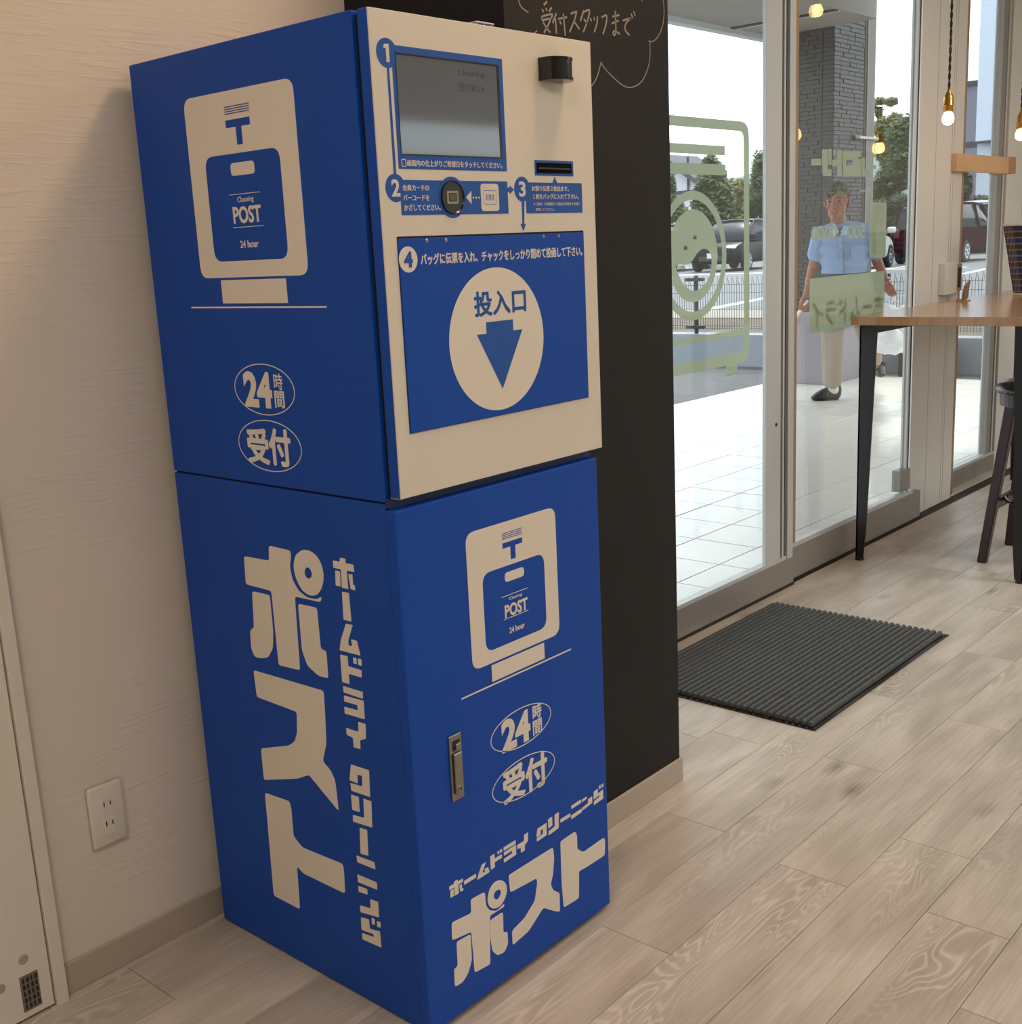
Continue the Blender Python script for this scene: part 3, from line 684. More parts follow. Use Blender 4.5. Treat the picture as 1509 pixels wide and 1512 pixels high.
# black hooded camera
ca = FU.uv(*Zp(Z2, 1140, 282)); cb_ = FU.uv(*Zp(Z2, 1140, 428))
cw, chh = 0.062, ca[1] - cb_[1]
bm = bmesh.new(); prof = []
for k in range(17):
    a = math.pi * k / 16; prof.append((ca[0] + cw / 2 - cw / 2 * math.cos(a), -AU - 0.004 - 0.030 * math.sin(a) ** 0.8))
prof = [(ca[0], -AU)] + prof + [(ca[0] + cw, -AU)]
for z0, z1, e in ((cb_[1], cb_[1] + 0.005, 0.0015), (cb_[1] + 0.005, ca[1] - 0.004, 0.0), (ca[1] - 0.004, ca[1], 0.0015)):
    cxx = ca[0] + cw / 2
    lo = [bm.verts.new((cxx + (x - cxx) * (1 + e * 20), y - (e if y < -AU - .001 else 0), z0)) for x, y in prof]; hi = [bm.verts.new((v.co.x, v.co.y, z1)) for v in lo]
    for k in range(len(lo)): bm.faces.new((lo[k], lo[(k + 1) % len(lo)], hi[(k + 1) % len(lo)], hi[k]))
    bm.faces.new(hi); bm.faces.new(lo[::-1])
cmo = done(bm, 'camera_housing', mat('gloss black shell', rgb(20, 18, 17), 0.12, var=0.1, spec=0.7), ROOT)
tag(cmo, label='glossy black rounded camera housing')
# deposit flap
Z3 = (560, 330, 0.28431)
f_ = avg_rect(FU, Z3, [(88, 67), (1058, 38), (1086, 905), (160, 1091)])
decal('flap_gap', FU, [rect(*f_)], DARKG, ROOT, h=0.0006)
flap = bx('deposit_flap', BLUE, ROOT, f_[0] + .0008, f_[2] - .0012, -AU - 0.0022, -AU, f_[1] + .0008, f_[3] - .0028, bev=0.0005)
tag(flap, label='blue deposit flap with a large white disc and arrow')
FF = Plane((0, -AU - 0.0022, 0), (1, 0, 0), (0, 0, 1), 1)
for x, y in ((247, 90), (347, 87), (853, 68), (932, 65)):
    u, v = FF.uv(*Zp(Z3, x, y))
    bm = bmesh.new(); lathe(bm, [(0, 0.0012), (0.002, 0.0012), (0.0032, 0)], 12, Matrix.Translation((u, -AU - 0.0022, v)) @ Matrix.Rotation(R(90), 4, 'X'))
    done(bm, 'rivet', STEEL, flap)
def cf2(cx, cy, top, bot):
    c = FF.uv(*Zp(Z3, cx, cy)); t = FF.uv(*Zp(Z3, cx, top)); b = FF.uv(*Zp(Z3, cx, bot)); return c[0], (t[1] + b[1]) / 2, (t[1] - b[1]) / 2
c4 = cf2(150, 187, 119, 255); decal('step_disc', FF, [circ(*c4)], PRINT, flap)
text('step_number', '4', FF, q_box(c4[0] - c4[2] * .48, c4[1] - c4[2] * .62, c4[0] + c4[2] * .46, c4[1] + c4[2] * .62), BLUE_P, flap, base=0.0004, bold=0.05)
text('flap_text', 'バッグに伝票を入れ、チャックをしっかり閉めて投函して下さい。', FF, q_px(FF, Z3, (217, 211), (1053, 172), (1053, 120), (214, 156)), PRINT, flap, bold=0.03)
c5 = cf2(618, 598, 227, 970); decal('flap_disc', FF, [circ(c5[0], c5[1], c5[2], 96)], PRINT, flap)
text('disc_text', '投入口', FF, q_px(FF, Z3, (496, 478), (760, 462), (756, 342), (490, 352)), BLUE_P, flap, base=0.0004, bold=0.04)
ar = px_polys(FF, Z3, [[(553, 513), (692, 498), (696, 553), (743, 551), (640, 857), (508, 578), (556, 572)]])[0]
uc = sum((ar[0][0], ar[1][0])) / 2; vt = (ar[0][1] + ar[1][1]) / 2; vs_ = (ar[2][1] + ar[6][1] + ar[3][1] + ar[5][1]) / 4; hw = (ar[1][0] - ar[0][0]) / 2; hw2 = (ar[3][0] - ar[5][0]) / 2; vb = ar[4][1]
decal('disc_arrow', FF, [[(uc - hw, vt), (uc + hw, vt), (uc + hw, vs_), (uc + hw2, vs_), (uc, vb), (uc - hw2, vs_), (uc - hw, vs_)]], BLUE_P, flap, base=0.0004)
# small white bracket lying on the machine's top
bk = empty('cable_bracket', (0.36, 0.10, MH), 'small white metal bracket lying on top of the blue machine', 'bracket')
p0 = hit(703, 33, 1, 0.10); p1 = hit(728, 36, 1, 0.10); bz = hit(716, 33, 1, 0.10).z
for xx in (p0.x, p0.x + .5 * (p1.x - p0.x) - .002, p1.x - 0.003): bx('bracket_web', WHITEP, bk, xx, xx + 0.003, 0.10, 0.15, MH, bz - .002, bev=0.0004)
bx('bracket_plate', WHITEP, bk, p0.x - .001, p1.x + .001, 0.098, 0.155, bz - .0025, bz, bev=0.0004)

# ================================================================== chalk on the pier
CH = mat('chalk', rgb(150, 144, 138), 0.9, var=0.25, nscale=400)
PB = Plane((0, YP, 0), (1, 0, 0), (0, 0, 1), 1)
Zc = (760, 0, 0.15905)
def chalk(name, strokes, w, label, cat):
    bm = bmesh.new()
    for s_ in strokes:
        pts = [Vector(PB.uv(*Zp(Zc, a, b))) for a, b in s_]
        if len(pts) > 2:   # Catmull-Rom smoothing
            sm = []
            for i in range(len(pts) - 1):
                a, b, c, d = pts[max(i - 1, 0)], pts[i], pts[i + 1], pts[min(i + 2, len(pts) - 1)]
                for j in range(5):
                    t = j / 5; sm.append(0.5 * ((2 * b) + (c - a) * t + (2 * a - 5 * b + 4 * c - d) * t * t + (3 * b - a - 3 * c + d) * t ** 3))
            pts = sm + [pts[-1]]
        L_, R_ = [], []
        for i, q in enumerate(pts):
            d = (pts[min(i + 1, len(pts) - 1)] - pts[max(i - 1, 0)]).normalized(); nn = Vector((-d.y, d.x)) * w / 2
            L_.append(q + nn); R_.append(q - nn)
        for z_ in (0,):
            a = [bm.verts.new(PB.P(q.x, q.y, 0.0004)) for q in L_]; b = [bm.verts.new(PB.P(q.x, q.y, 0.0004)) for q in R_]
            a0 = [bm.verts.new(PB.P(q.x, q.y, 0)) for q in L_]; b0 = [bm.verts.new(PB.P(q.x, q.y, 0)) for q in R_]
        for i in range(len(pts) - 1):
            bm.faces.new((a[i], b[i], b[i + 1], a[i + 1])); bm.faces.new((a0[i], a[i], a[i + 1], a0[i + 1])); bm.faces.new((b0[i], b0[i + 1], b[i + 1], b[i]))
    o = done(bm, name, CH, pier)
    tag(o, label=label)
chalk('chalk_writing', [
    [(300, 15), (268, 48)], [(252, 85), (268, 112)], [(288, 75), (300, 102)], [(342, 70), (318, 108)],
    [(248, 150), (258, 198)], [(252, 152), (345, 132), (335, 172)], [(262, 188), (328, 176), (308, 235), (270, 305)], [(262, 205), (292, 255), (330, 302)],
    [(385, 125), (350, 215)], [(376, 170), (387, 315)], [(400, 175), (485, 160)], [(450, 125), (468, 332)], [(415, 195), (432, 226)],
    [(518, 128), (575, 105)], [(575, 105), (552, 190), (508, 298)], [(548, 195), (600, 272)],
    [(640, 98), (608, 195)], [(640, 112), (692, 95), (675, 190), (635, 300)], [(640, 175), (672, 218)],
    [(700, 165), (712, 198)], [(732, 160), (742, 190)], [(768, 150), (762, 220), (738, 300)],
    [(805, 162), (852, 145), (845, 230), (818, 318)],
    [(905, 155), (970, 140)], [(898, 218), (965, 192)], [(932, 100), (938, 290), (922, 326), (912, 305), (932, 288), (975, 318)],
    [(1000, 192), (1082, 165)], [(1078, 166), (1030, 220), (1025, 280), (1066, 328)], [(1080, 125), (1095, 168)], [(1102, 102), (1118, 150)]],
    0.0036, 'handwritten white chalk writing', None)
chalk('chalk_cloud', [
    [(30, -30), (42, 30), (70, 75), (126, 118)], [(170, 318), (207, 285)],
    [(1372, -30), (1386, 90), (1375, 220), (1340, 320), (1290, 380), (1240, 382)],
    [(1255, 390), (1252, 560), (1215, 690), (1160, 775), (1075, 812), (1000, 790), (910, 715), (840, 640), (800, 578)],
    [(800, 578), (775, 680), (740, 760), (695, 815)], [(1176, -30), (1182, 15)]], 0.0022, 'scalloped chalk cloud outline', None)

# ================================================================== storefront
Y1, Y2 = 0.719, 0.742
d2 = empty('door_2', (1.9, Y1, 0), kind='structure')
bx('bottom_rail', ALU_D, d2, 1.045, 2.655, Y1, Y1 + 0.030, 0.010, 0.108, bev=0.001)
bx('rail_ledge', ALU, d2, 1.045, 2.60, Y1 + 0.0005, Y1 + 0.032, 0.108, 0.122, bev=0.001)
bx('rail_seal', GASK, d2, 1.045, 2.657, Y1 - 0.002, Y1 + 0.032, 0.0, 0.010)
bx('door_stile', ALU, d2, 2.446, 2.552, Y1 + 0.0, Y1 + 0.014, 0.122, 2.5, bev=0.001)
bx('stile_gasket', GASK, d2, 2.552, 2.570, Y1 + 0.012, Y1 + 0.028, 0.122, 2.5)
bx('stile_lip', ALU, d2, 2.570, 2.582, Y1 + 0.002, Y1 + 0.028, 0.122, 2.5)
bx('stile_gasket', GASK, d2, 2.582, 2.606, Y1 + 0.012, Y1 + 0.028, 0.122, 2.5)
bx('edge_stile', ALU, d2, 2.606, 2.648, Y1 + 0.0, Y1 + 0.030, 0.108, 2.5, bev=0.001)
g1 = bx('glass_pane', GLASS, d2, 1.045, 2.446, Y1 + 0.008, Y1 + 0.014, 0.121, 2.5)
bm = bmesh.new(); lathe(bm, [(0, 0.002), (0.006, 0.002), (0.007, 0), (0.007, -0.001)], 16, Matrix.Translation(hit(1146, 627, 1, Y1)) @ Matrix.Rotation(R(90), 4, 'X'))
done(bm, 'stile_screw', GASK, d2)
bx('head_rail', ALU_D, d2, 1.045, 2.655, Y1, Y1 + 0.03, 2.5, 2.62)
# washing-machine sticker on the outer face of the first pane
PS1 = Plane((0, Y1 + 0.0145, 0), (1, 0, 0), (0, 0, 1), 1)
def U(px, py): return PS1.uv(px, py)
oL = 1.50
tr_ = U(1106, 172); 
top_o = (U(1000, 171)[1] + U(1090, 178.5)[1]) / 2; top_i = (U(1000, 186.5)[1] + U(1090, 193)[1]) / 2
ro_ = (U(1105.6, 250)[0] + U(1106.6, 480)[0]) / 2; ri_ = (U(1098.6, 250)[0] + U(1098.2, 480)[0]) / 2
bot_o = (U(993, 555)[1] + U(1072, 541.3)[1]) / 2; bot_i = (U(992, 538)[1] + U(1093, 520.7)[1]) / 2
sticker = [fillet([(oL, bot_o), (ro_, bot_o), (ro_, top_o), (oL, top_o)], 0.05, 6),
           fillet([(oL + ro_ - ri_, bot_i), (ri_, bot_i), (ri_, top_i), (oL + ro_ - ri_, top_i)], 0.03, 6)]
decal('washer_outline', PS1, sticker, FILM, d2)
fl_ = [U(1072, 541), U(1089, 537.5)]
decal('washer_foot', PS1, [rect(fl_[0][0], bot_o - .035, fl_[1][0], bot_o)], FILM, d2)
m0 = (U(991.3, 502.5)[1] + U(1098.6, 485.8)[1]) / 2; m1 = (U(991.3, 511)[1] + U(1098.6, 495.6)[1]) / 2
decal('washer_base_line', PS1, [rect(oL + .05, m1, ri_, m0)], FILM, d2)
for a, b, c, d in ((986.4, 210.8, 1070, 215.4), (987, 240.5, 1071.5, 242.4)):
    v1_ = (U(a, b)[1] + U(c, d)[1]) / 2
    bb, dd = (225.4, 229.5) if b < 220 else (256.7, 258.8)
    v0_ = (U(a, bb)[1] + U(c, dd)[1]) / 2
    decal('washer_bar', PS1, [rect(oL + .12, v0_, U(c, d)[0], v1_)], FILM, d2)
ct = U(1023.5, 281.6); cbm = U(1023, 473); cr_ = U(1072.4, 366)
cv_ = (ct[1] + cbm[1]) / 2; r_o = (ct[1] - cbm[1]) / 2; cu_ = cr_[0] - r_o
decal('washer_door_ring', PS1, [circ(cu_, cv_, r_o, 72), circ(cu_, cv_, r_o * 0.865, 72)], FILM, d2)
it = U(1024, 309); ib_ = U(1021, 446.6); iv = (it[1] + ib_[1]) / 2; r_i = (it[1] - ib_[1]) / 2
Zs = (980, 340, 0.17196)
hole = px_polys(PS1, Zs, [[(100, 300), (150, 292), (200, 300), (245, 265), (290, 190), (340, 153), (385, 170), (412, 225), (410, 310), (385, 430), (310, 508), (245, 528), (165, 465), (112, 350)],
                          [(254, 45), (282, 45), (282, 78), (254, 78)], [(172, 135), (203, 135), (203, 168), (172, 168)]])
decal('washer_drum', PS1, [circ(cu_, iv, r_i, 72)] + [fillet(hole[0], 0.02)] + hole[1:], FILM, d2)

# second leaf, further right
d3 = empty('door_3', (3.2, Y2, 0), kind='structure')
bx('bottom_rail', ALU_D, d3, 2.655, 3.885, Y2, Y2 + 0.030, 0.008, 0.128, bev=0.001)
bx('rail_ledge', ALU, d3, 2.66, 3.80, Y2 + 0.0005, Y2 + 0.032, 0.128, 0.146, bev=0.001)
bx('rail_seal', GASK, d3, 2.65, 3.89, Y2 - 0.002, Y2 + 0.032, 0.0, 0.009)
bx('tan_stile', TAN, d3, 2.66, 2.712, Y2, Y2 + 0.03, 0.146, 2.5, bev=0.001)
bx('stile_gasket', GASK, d3, 3.738, 3.752, Y2 + 0.004, Y2 + 0.030, 0.146, 2.5)
bx('stile_edge', ALU, d3, 3.724, 3.738, Y2 + 0.004, Y2 + 0.030, 0.146, 2.5)
bx('glass_pane', GLASS2, d3, 2.712, 3.724, Y2 + 0.014, Y2 + 0.022, 0.145, 2.5)
bx('glass_clip', ALU_D, d3, 3.65, 3.752, Y2 - 0.006, Y2 + 0.034, 0.16, 0.252, bev=0.001)
bx('head_rail', ALU_D, d3, 2.655, 3.885, Y2, Y2 + 0.03, 2.5, 2.62)
PS2 = Plane((0, Y2 + 0.0225, 0), (1, 0, 0), (0, 0, 1), 1)
Zg = (1150, 200, 0.16567)
for i, q in enumerate(([[(288, 208), (378, 208), (378, 268), (288, 268)]],
          [[(385, 122), (435, 122), (435, 300), (468, 300), (468, 362), (395, 362), (385, 330)]], [[(441, 118), (468, 118), (470, 262), (441, 265)]],
          [[(476, 218), (515, 215), (515, 130), (560, 130), (560, 362), (520, 362), (520, 270), (476, 272)], [(484, 132), (505, 132), (505, 185), (486, 185)]],
          [[(566, 140), (730, 140), (730, 190), (704, 190), (704, 212), (730, 212), (730, 366), (570, 366)], [(600, 215), (655, 215), (655, 265), (600, 265)]],
          [[(736, 200), (766, 200), (766, 305), (811, 305), (811, 366), (736, 366)], [(780, 147), (815, 147), (815, 195), (780, 195)]],
          [[(822, 150), (868, 155), (862, 195), (835, 200), (835, 260), (866, 270), (862, 300), (822, 295)]],
          [[(722, 487), (770, 487), (770, 501), (722, 501)], [(794, 463), (804, 463), (788, 542), (776, 542)], [(808, 463), (818, 463), (834, 542), (822, 542)]])):
    decal('window_lettering', PS2, px_polys(PS2, Zg, q), FILM, d3)
text('window_lettering', '営業中', PS2, q_px(PS2, Zg, (445, 562), (615, 560), (615, 440), (445, 445)), FILM, d3, bold=0.01, mirror=True)
text('window_hours', '500 - 0000', PS2, q_px(PS2, Zg, (288, 940), (768, 915), (768, 790), (286, 808)), FILM, d3, bold=0.03, mirror=True)
vs1 = avg_rect(PS2, Zg, [(812, 598), (960, 598), (950, 1085), (806, 1088)])
decal('tall_sticker', PS2, [fillet(rect(*vs1), 0.015, 5)], FILM, d3)
cu1 = (vs1[0] + vs1[2]) / 2
for k, rr_ in enumerate((0.09, 0.06)):
    vv = vs1[3] - 0.10
    decal('sticker_arch', PS2, [[(cu1 + rr_ * .55 * math.cos(t), vv + rr_ * math.sin(t)) for t in [math.pi * j / 12 for j in range(13)]] + [(cu1 - rr_ * .4, vv - .1), (cu1 - rr_ * .3, vv - .1)] + [(cu1 + (rr_ - .012) * .55 * math.cos(t), vv + (rr_ - .012) * math.sin(t)) for t in [math.pi * (12 - j) / 12 for j in range(13)]]], FILMD, d3, h=0.0003, base=-0.0090)
# banner panel with dark mirrored lettering
bn = px_polys(PS2, ONE, [[(1195.6, 412), (1306, 399.5), (1306, 471.7), (1195.6, 494.8)]])[0]
decal('sign_panel', PS2, [rect(bn[0][0], (bn[3][1] + bn[2][1]) / 2, bn[1][0], (bn[0][1] + bn[1][1]) / 2)], FILM, d3)
text('sign_lettering', 'ホームドライ', PS2, q_px(PS2, ONE, (1200, 486), (1304, 464), (1304, 432), (1200, 447)), FILMD, d3, h=0.0003, base=-0.0090, bold=0.035, mirror=True)

# white pillar between the doors and the window
pl_ = bx('trim_1', WPAINT, None, 3.842, 4.335, Y2 + 0.034, Y2 + 0.044, 0, 2.62, bev=0.002); tag(pl_, kind='structure')
for x in (4.02, 4.20, 4.225):
    bx('panel_groove', mat('groove grey', rgb(160, 154, 148), 0.6), pl_, x, x + 0.003, Y2 + 0.0335, Y2 + 0.036, 0, 2.6)
pb_ = bx('trim_4', WPAINT, None, 4.06, 4.335, Y2 + 0.044, 0.87, 0, 2.62); tag(pb_, kind='structure')
tj = bx('trim_2', TAN, None, 4.337, 4.425, 0.80, 0.87, 0.0, 2.62, bev=0.001); tag(tj, kind='structure')
# side window
w1 = empty('window_1', (4.75, 0.85, 0), kind='structure')
bx('sill_panel', ALU_D, w1, 4.425, 5.22, 0.845, 0.89, 0.0, 0.085, bev=0.001)
bx('sill_ledge', ALU, w1, 4.425, 5.16, 0.846, 0.892, 0.085, 0.100, bev=0.001)
bx('glass_pane', GLASS, w1, 4.425, 5.005, 0.868, 0.874, 0.100, 2.62)
bx('frame_stile', ALU_D, w1, 5.005, 5.060, 0.850, 0.885, 0.100, 2.62, bev=0.001)
bx('frame_gasket', GASK, w1, 5.060, 5.080, 0.858, 0.885, 0.100, 2.62)
bx('frame_edge', ALU, w1, 5.080, 5.100, 0.850, 0.885, 0.100, 2.62)
bx('frame_gasket', GASK, w1, 5.100, 5.115, 0.858, 0.885, 0.100, 2.62)
p2 = bx('trim_3', WPAINT, None, 5.115, 7.2, 0.842, 0.93, 0, 2.62, bev=0.002); tag(p2, kind='structure')
for x in (5.36, 5.62, 5.88): bx('panel_groove', MATS['groove grey'], p2, x, x + 0.004, 0.8415, 0.845, 0, 2.6)
# lock box on the jamb
lb = empty('jamb_switch_box', (4.22, 0.76, 0.96), 'white box with a brown side plate fixed on the white pillar just above the table', 'switch box')
bx('box_cover', WPAINT, lb, 4.10, 4.24, Y2 + 0.004, Y2 + 0.0345, 0.975, 1.115, bev=0.002)
bx('box_side', TAN, lb, 4.24, 4.31, Y2 + 0.008, Y2 + 0.0345, 0.985, 1.105, bev=0.001)
bx('side_slot', GASK, lb, 4.262, 4.292, Y2 + 0.006, Y2 + 0.009, 1.0, 1.09)
# wooden rail across the window
WOOD = mat('light wood', rgb(216, 176, 132), 0.5, var=0.12, nscale=9, bump=0.04, bscale=50)
m, N, L, p = nt('table top oak'); TABM = m
tc = N.new('ShaderNodeTexCoord'); mp = N.new('ShaderNodeMapping'); mp.inputs['Scale'].default_value = (1.2, 22, 4); L.new(tc.outputs['Object'], mp.inputs[0])
n1 = N.new('ShaderNodeTexNoise'); n1.inputs['Scale'].default_value = 2.5; n1.inputs['Detail'].default_value = 5; L.new(mp.outputs[0], n1.inputs['Vector'])
cr = N.new('ShaderNodeValToRGB'); cr.color_ramp.elements[0].color = rgb(168, 118, 74); cr.color_ramp.elements[1].color = rgb(206, 160, 112)
L.new(n1.outputs['Fac'], cr.inputs[0]); L.new(cr.outputs[0], p.inputs['Base Color']); p.inputs['Roughness'].default_value = 0.22; p.inputs['Coat Weight'].default_value = 0.4; p.inputs['Coat Roughness'].default_value = 0.15
rl = empty('window_rail', (4.6, 0.78, 1.545), 'horizontal wooden rail fixed across the narrow window right of the white pillar', 'rail')
bx('rail_board', WOOD, rl, 4.20, 4.86, Y2 + 0.008, Y2 + 0.034, 1.510, 1.586, bev=0.001)
bx('rail_end_cap', mat('darker wood', rgb(176, 132, 92), 0.5), rl, 4.86, 4.965, Y2 + 0.008, 0.842, 1.510, 1.588, bev=0.001)

# ================================================================== door mat
MT = mat('mat carpet', rgb(46, 48, 47), 0.95, var=0.5, nscale=900, bump=0.5, bscale=900)
m, N, L, p = nt('ribbed mat pile'); RIB = m
tc = N.new('ShaderNodeTexCoord'); n1 = N.new('ShaderNodeTexNoise'); n1.inputs['Scale'].default_value = 700; L.new(tc.outputs['Object'], n1.inputs['Vector'])
cr = N.new('ShaderNodeValToRGB'); cr.color_ramp.elements[0].color = rgb(44, 47, 48); cr.color_ramp.elements[1].color = rgb(150, 154, 152)
cr.color_ramp.elements[0].position = 0.42; cr.color_ramp.elements[1].position = 0.75
L.new(n1.outputs['Fac'], cr.inputs[0]); L.new(cr.outputs[0], p.inputs['Base Color']); p.inputs['Roughness'].default_value = 0.95
b_ = N.new('ShaderNodeBump'); b_.inputs['Strength'].default_value = 0.6; b_.inputs['Distance'].default_value = 0.002; L.new(n1.outputs['Fac'], b_.inputs['Height']); L.new(b_.outputs[0], p.inputs['Normal'])
mx0, mx1_, my0, my1 = 1.482, 2.405, 0.040, 0.668
mt = empty('door_mat', ((mx0 + mx1_) / 2, (my0 + my1) / 2, 0), 'dark grey ribbed doormat with black rubber border on the floor before the glass doors', 'mat')
RUB = mat('black rubber', rgb(18, 18, 19), 0.18, var=0.1, spec=0.7)
bm = bmesh.new()
o_ = [(mx0, my0), (mx1_, my0), (mx1_, my1), (mx0, my1)]; i_ = [(mx0 + .014, my0 + .014), (mx1_ - .014, my0 + .014), (mx1_ - .014, my1 - .014), (mx0 + .014, my1 - .014)]
for k in range(4):
    pass
A = [bm.verts.new((x, y, 0.0005)) for x, y in o_]; B = [bm.verts.new((x, y, 0.002)) for x, y in o_]; Cc = [bm.verts.new((x, y, 0.0035)) for x, y in i_]
for P_, Q_ in ((A, B), (B, Cc)):
    for k in range(4): bm.faces.new((P_[k], P_[(k + 1) % 4], Q_[(k + 1) % 4], Q_[k]))
bm.faces.new(Cc); bm.faces.new(A[::-1])
done(bm, 'rubber_border', RUB, mt)
nr = 30; pitch = (my1 - my0 - 0.032) / nr
rm = None
for k in range(nr):
    y = my0 + 0.016 + k * pitch
    if rm is None:
        bm = bmesh.new(); pr = [(0, 0.0), (0.0004, 0.008), (0.003, 0.0112), (pitch - 0.0092, 0.0112), (pitch - 0.0068, 0.008), (pitch - 0.0064, 0.0)]
        a = [bm.verts.new((0, yy, zz)) for yy, zz in pr]; b = [bm.verts.new((mx1_ - mx0 - 0.034, yy, zz)) for yy, zz in pr]
        for q in range(5): bm.faces.new((a[q], a[q + 1], b[q + 1], b[q]))
        bm.faces.new(a[::-1]); bm.faces.new(b)
        rm = bpy.data.meshes.new('rib'); bmesh.ops.recalc_face_normals(bm, faces=bm.faces[:]); bm.to_mesh(rm); bm.free(); rm.materials.append(RIB)
    o = bpy.data.objects.new('rib', rm); COL.objects.link(o); o.parent = mt
    o.location = Vector((mx0 + 0.017, y, 0.0034)) - mt.location

# ================================================================== high table, stool, things on the table
tb = empty('high_table', (3.7, 0.36, 0), 'high table with a light wood top and black tapered legs beside the glass door', 'table')
bx('table_top', TABM, tb, 3.06, 4.95, -0.02, 0.70, 0.925, 0.957, bev=0.0015)
LEG = mat('black powder coat', rgb(26, 25, 25), 0.45, var=0.15)
def tleg(x, y, sx, sy):
    bm = bmesh.new()
    for (wx, th), (wx2, th2) in (((0.075, 0.004), (0.036, 0.004)),):
        # bent-plate leg: two tapering flanges meeting at the corner
        for ax in (0, 1):
            top = []; bot = []
            for z, w in ((0.925, 0.070), (0.12, 0.040), (0.012, 0.030)):
                if ax == 0: q = [(x, y, z), (x + sx * w, y, z), (x + sx * w, y + sy * 0.006, z), (x, y + sy * 0.006, z)]
                else: q = [(x, y, z), (x, y + sy * w, z), (x + sx * 0.006, y + sy * w, z), (x + sx * 0.006, y, z)]
                top.append([bm.verts.new(v) for v in q])
            for A_, B_ in zip(top, top[1:]):
                for k in range(4): bm.faces.new((A_[k], A_[(k + 1) % 4], B_[(k + 1) % 4], B_[k]))
            bm.faces.new(top[0]); bm.faces.new(top[-1][::-1])
    done(bm, 'leg', LEG, tb)
    bm = bmesh.new(); tube(bm, [(x + sx * .012, y + sy * .012, 0.012), (x + sx * .012, y + sy * .012, 0.0)], [0.016, 0.018], 12)
    done(bm, 'levelling_foot', LEG, tb)
for x, sx in ((3.085, 1), (4.90, -1)):
    for y, sy in ((0.675, -1), (0.035, 1)): tleg(x, y, sx, sy)
bm = bmesh.new(); box(bm, 3.10, 4.88, 0.655, 0.675, 0.885, 0.925); box(bm, 3.10, 4.88, 0.035, 0.055, 0.885, 0.925)
done(bm, 'under_rail', LEG, tb)
# stool
DW = mat('dark mahogany wood', rgb(52, 28, 26), 0.35, var=0.3, nscale=20)
LTH = mat('black leather', rgb(24, 22, 22), 0.22, var=0.2, bump=0.1, bscale=200)
BRS = mat('brass', rgb(196, 150, 84), 0.25, metal=1.0, var=0.1)
sx_, sy_ = 3.455, 0.105
stl = empty('bar_stool', (sx_, sy_, 0), 'dark wooden bar stool with a round black leather seat beside the high table', 'stool')
bm = bmesh.new(); lathe(bm, [(0, 0.705), (0.10, 0.702), (0.155, 0.690), (0.178, 0.668), (0.178, 0.655), (0.165, 0.650), (0, 0.650)], 40, Matrix.Translation((sx_, sy_, 0)))
done(bm, 'seat', LTH, stl, True)
bm = bmesh.new(); lathe(bm, [(0.150, 0.650), (0.158, 0.650), (0.155, 0.602), (0.147, 0.602)], 40, Matrix.Translation((sx_, sy_, 0))); lathe(bm, [(0.0, 0.649), (0.152, 0.649)], 40, Matrix.Translation((sx_, sy_, 0)))
done(bm, 'apron', DW, stl)
bm = bmesh.new()
for k in range(44):
    a = 2 * math.pi * k / 44; c = Vector((sx_ + 0.175 * math.cos(a), sy_ + 0.175 * math.sin(a), 0.660))
    bmesh.ops.create_icosphere(bm, subdivisions=1, radius=0.0045, matrix=Matrix.Translation(c))
done(bm, 'nailhead_trim', mat('pewter nailheads', rgb(150, 140, 130), 0.3, metal=1), stl)
for ax in (-1, 1):
    for ay in (-1, 1):
        bm = bmesh.new(); top = Vector((sx_ + ax * .085, sy_ + ay * .085, .648)); bot = Vector((sx_ + ax * .155, sy_ + ay * .150, 0.0))
        vv = []
        for c, w in ((top, .020), (bot, .0165)): vv.append([bm.verts.new(c + Vector((dx * w, dy * w, 0))) for dx, dy in ((-1, -1), (1, -1), (1, 1), (-1, 1))])
        for k in range(4): bm.faces.new((vv[0][k], vv[0][(k + 1) % 4], vv[1][(k + 1) % 4], vv[1][k]))
        bm.faces.new(vv[0]); bm.faces.new(vv[1][::-1]); bmesh.ops.bevel(bm, geom=bm.edges[:], offset=0.003, segments=2, affect='EDGES')
        done(bm, 'leg', DW, stl)
bm = bmesh.new(); tube(bm, [(sx_ + .118 * math.cos(a), sy_ + .118 * math.sin(a), 0.235) for a in [2 * math.pi * k / 40 for k in range(41)]], 0.009, 8, False)
done(bm, 'foot_ring', mat('black chrome', rgb(60, 58, 58), 0.15, metal=0.9), stl, True)
for s_ in (-1, 1): bx('stretcher', DW, stl, sx_ - .125, sx_ + .125, sy_ + s_ * .125 - .01, sy_ + s_ * .125 + .01, .205, .245, bev=.002)

# plaid bin on the table (woven look is flat print on the fabric)
m, N, L, p = nt('plaid fabric'); PLAID = m
tc = N.new('ShaderNodeTexCoord'); sp = N.new('ShaderNodeSeparateXYZ'); L.new(tc.outputs['Object'], sp.inputs[0])
def stripes(out, freq, thr, phase=0.0):
    a = math_('SINE', math_('ADD', math_('MULTIPLY', out, freq), phase)); return math_('GREATER_THAN', a, thr)
N_, L_save = N, L
hz = stripes(sp.outputs[2], 95.0, 0.1, 1.0); vtx = stripes(math_('ADD', sp.outputs[0], sp.outputs[1]), 70.0, 0.35)
thin = stripes(math_('SUBTRACT', sp.outputs[0], sp.outputs[1]), 420.0, 0.75); thin2 = stripes(sp.outputs[2], 240.0, 0.72)
c_ = N.new('ShaderNodeMixRGB'); c_.inputs[1].default_value = rgb(58, 50, 44); c_.inputs[2].default_value = rgb(30, 52, 112); L.new(hz, c_.inputs[0])
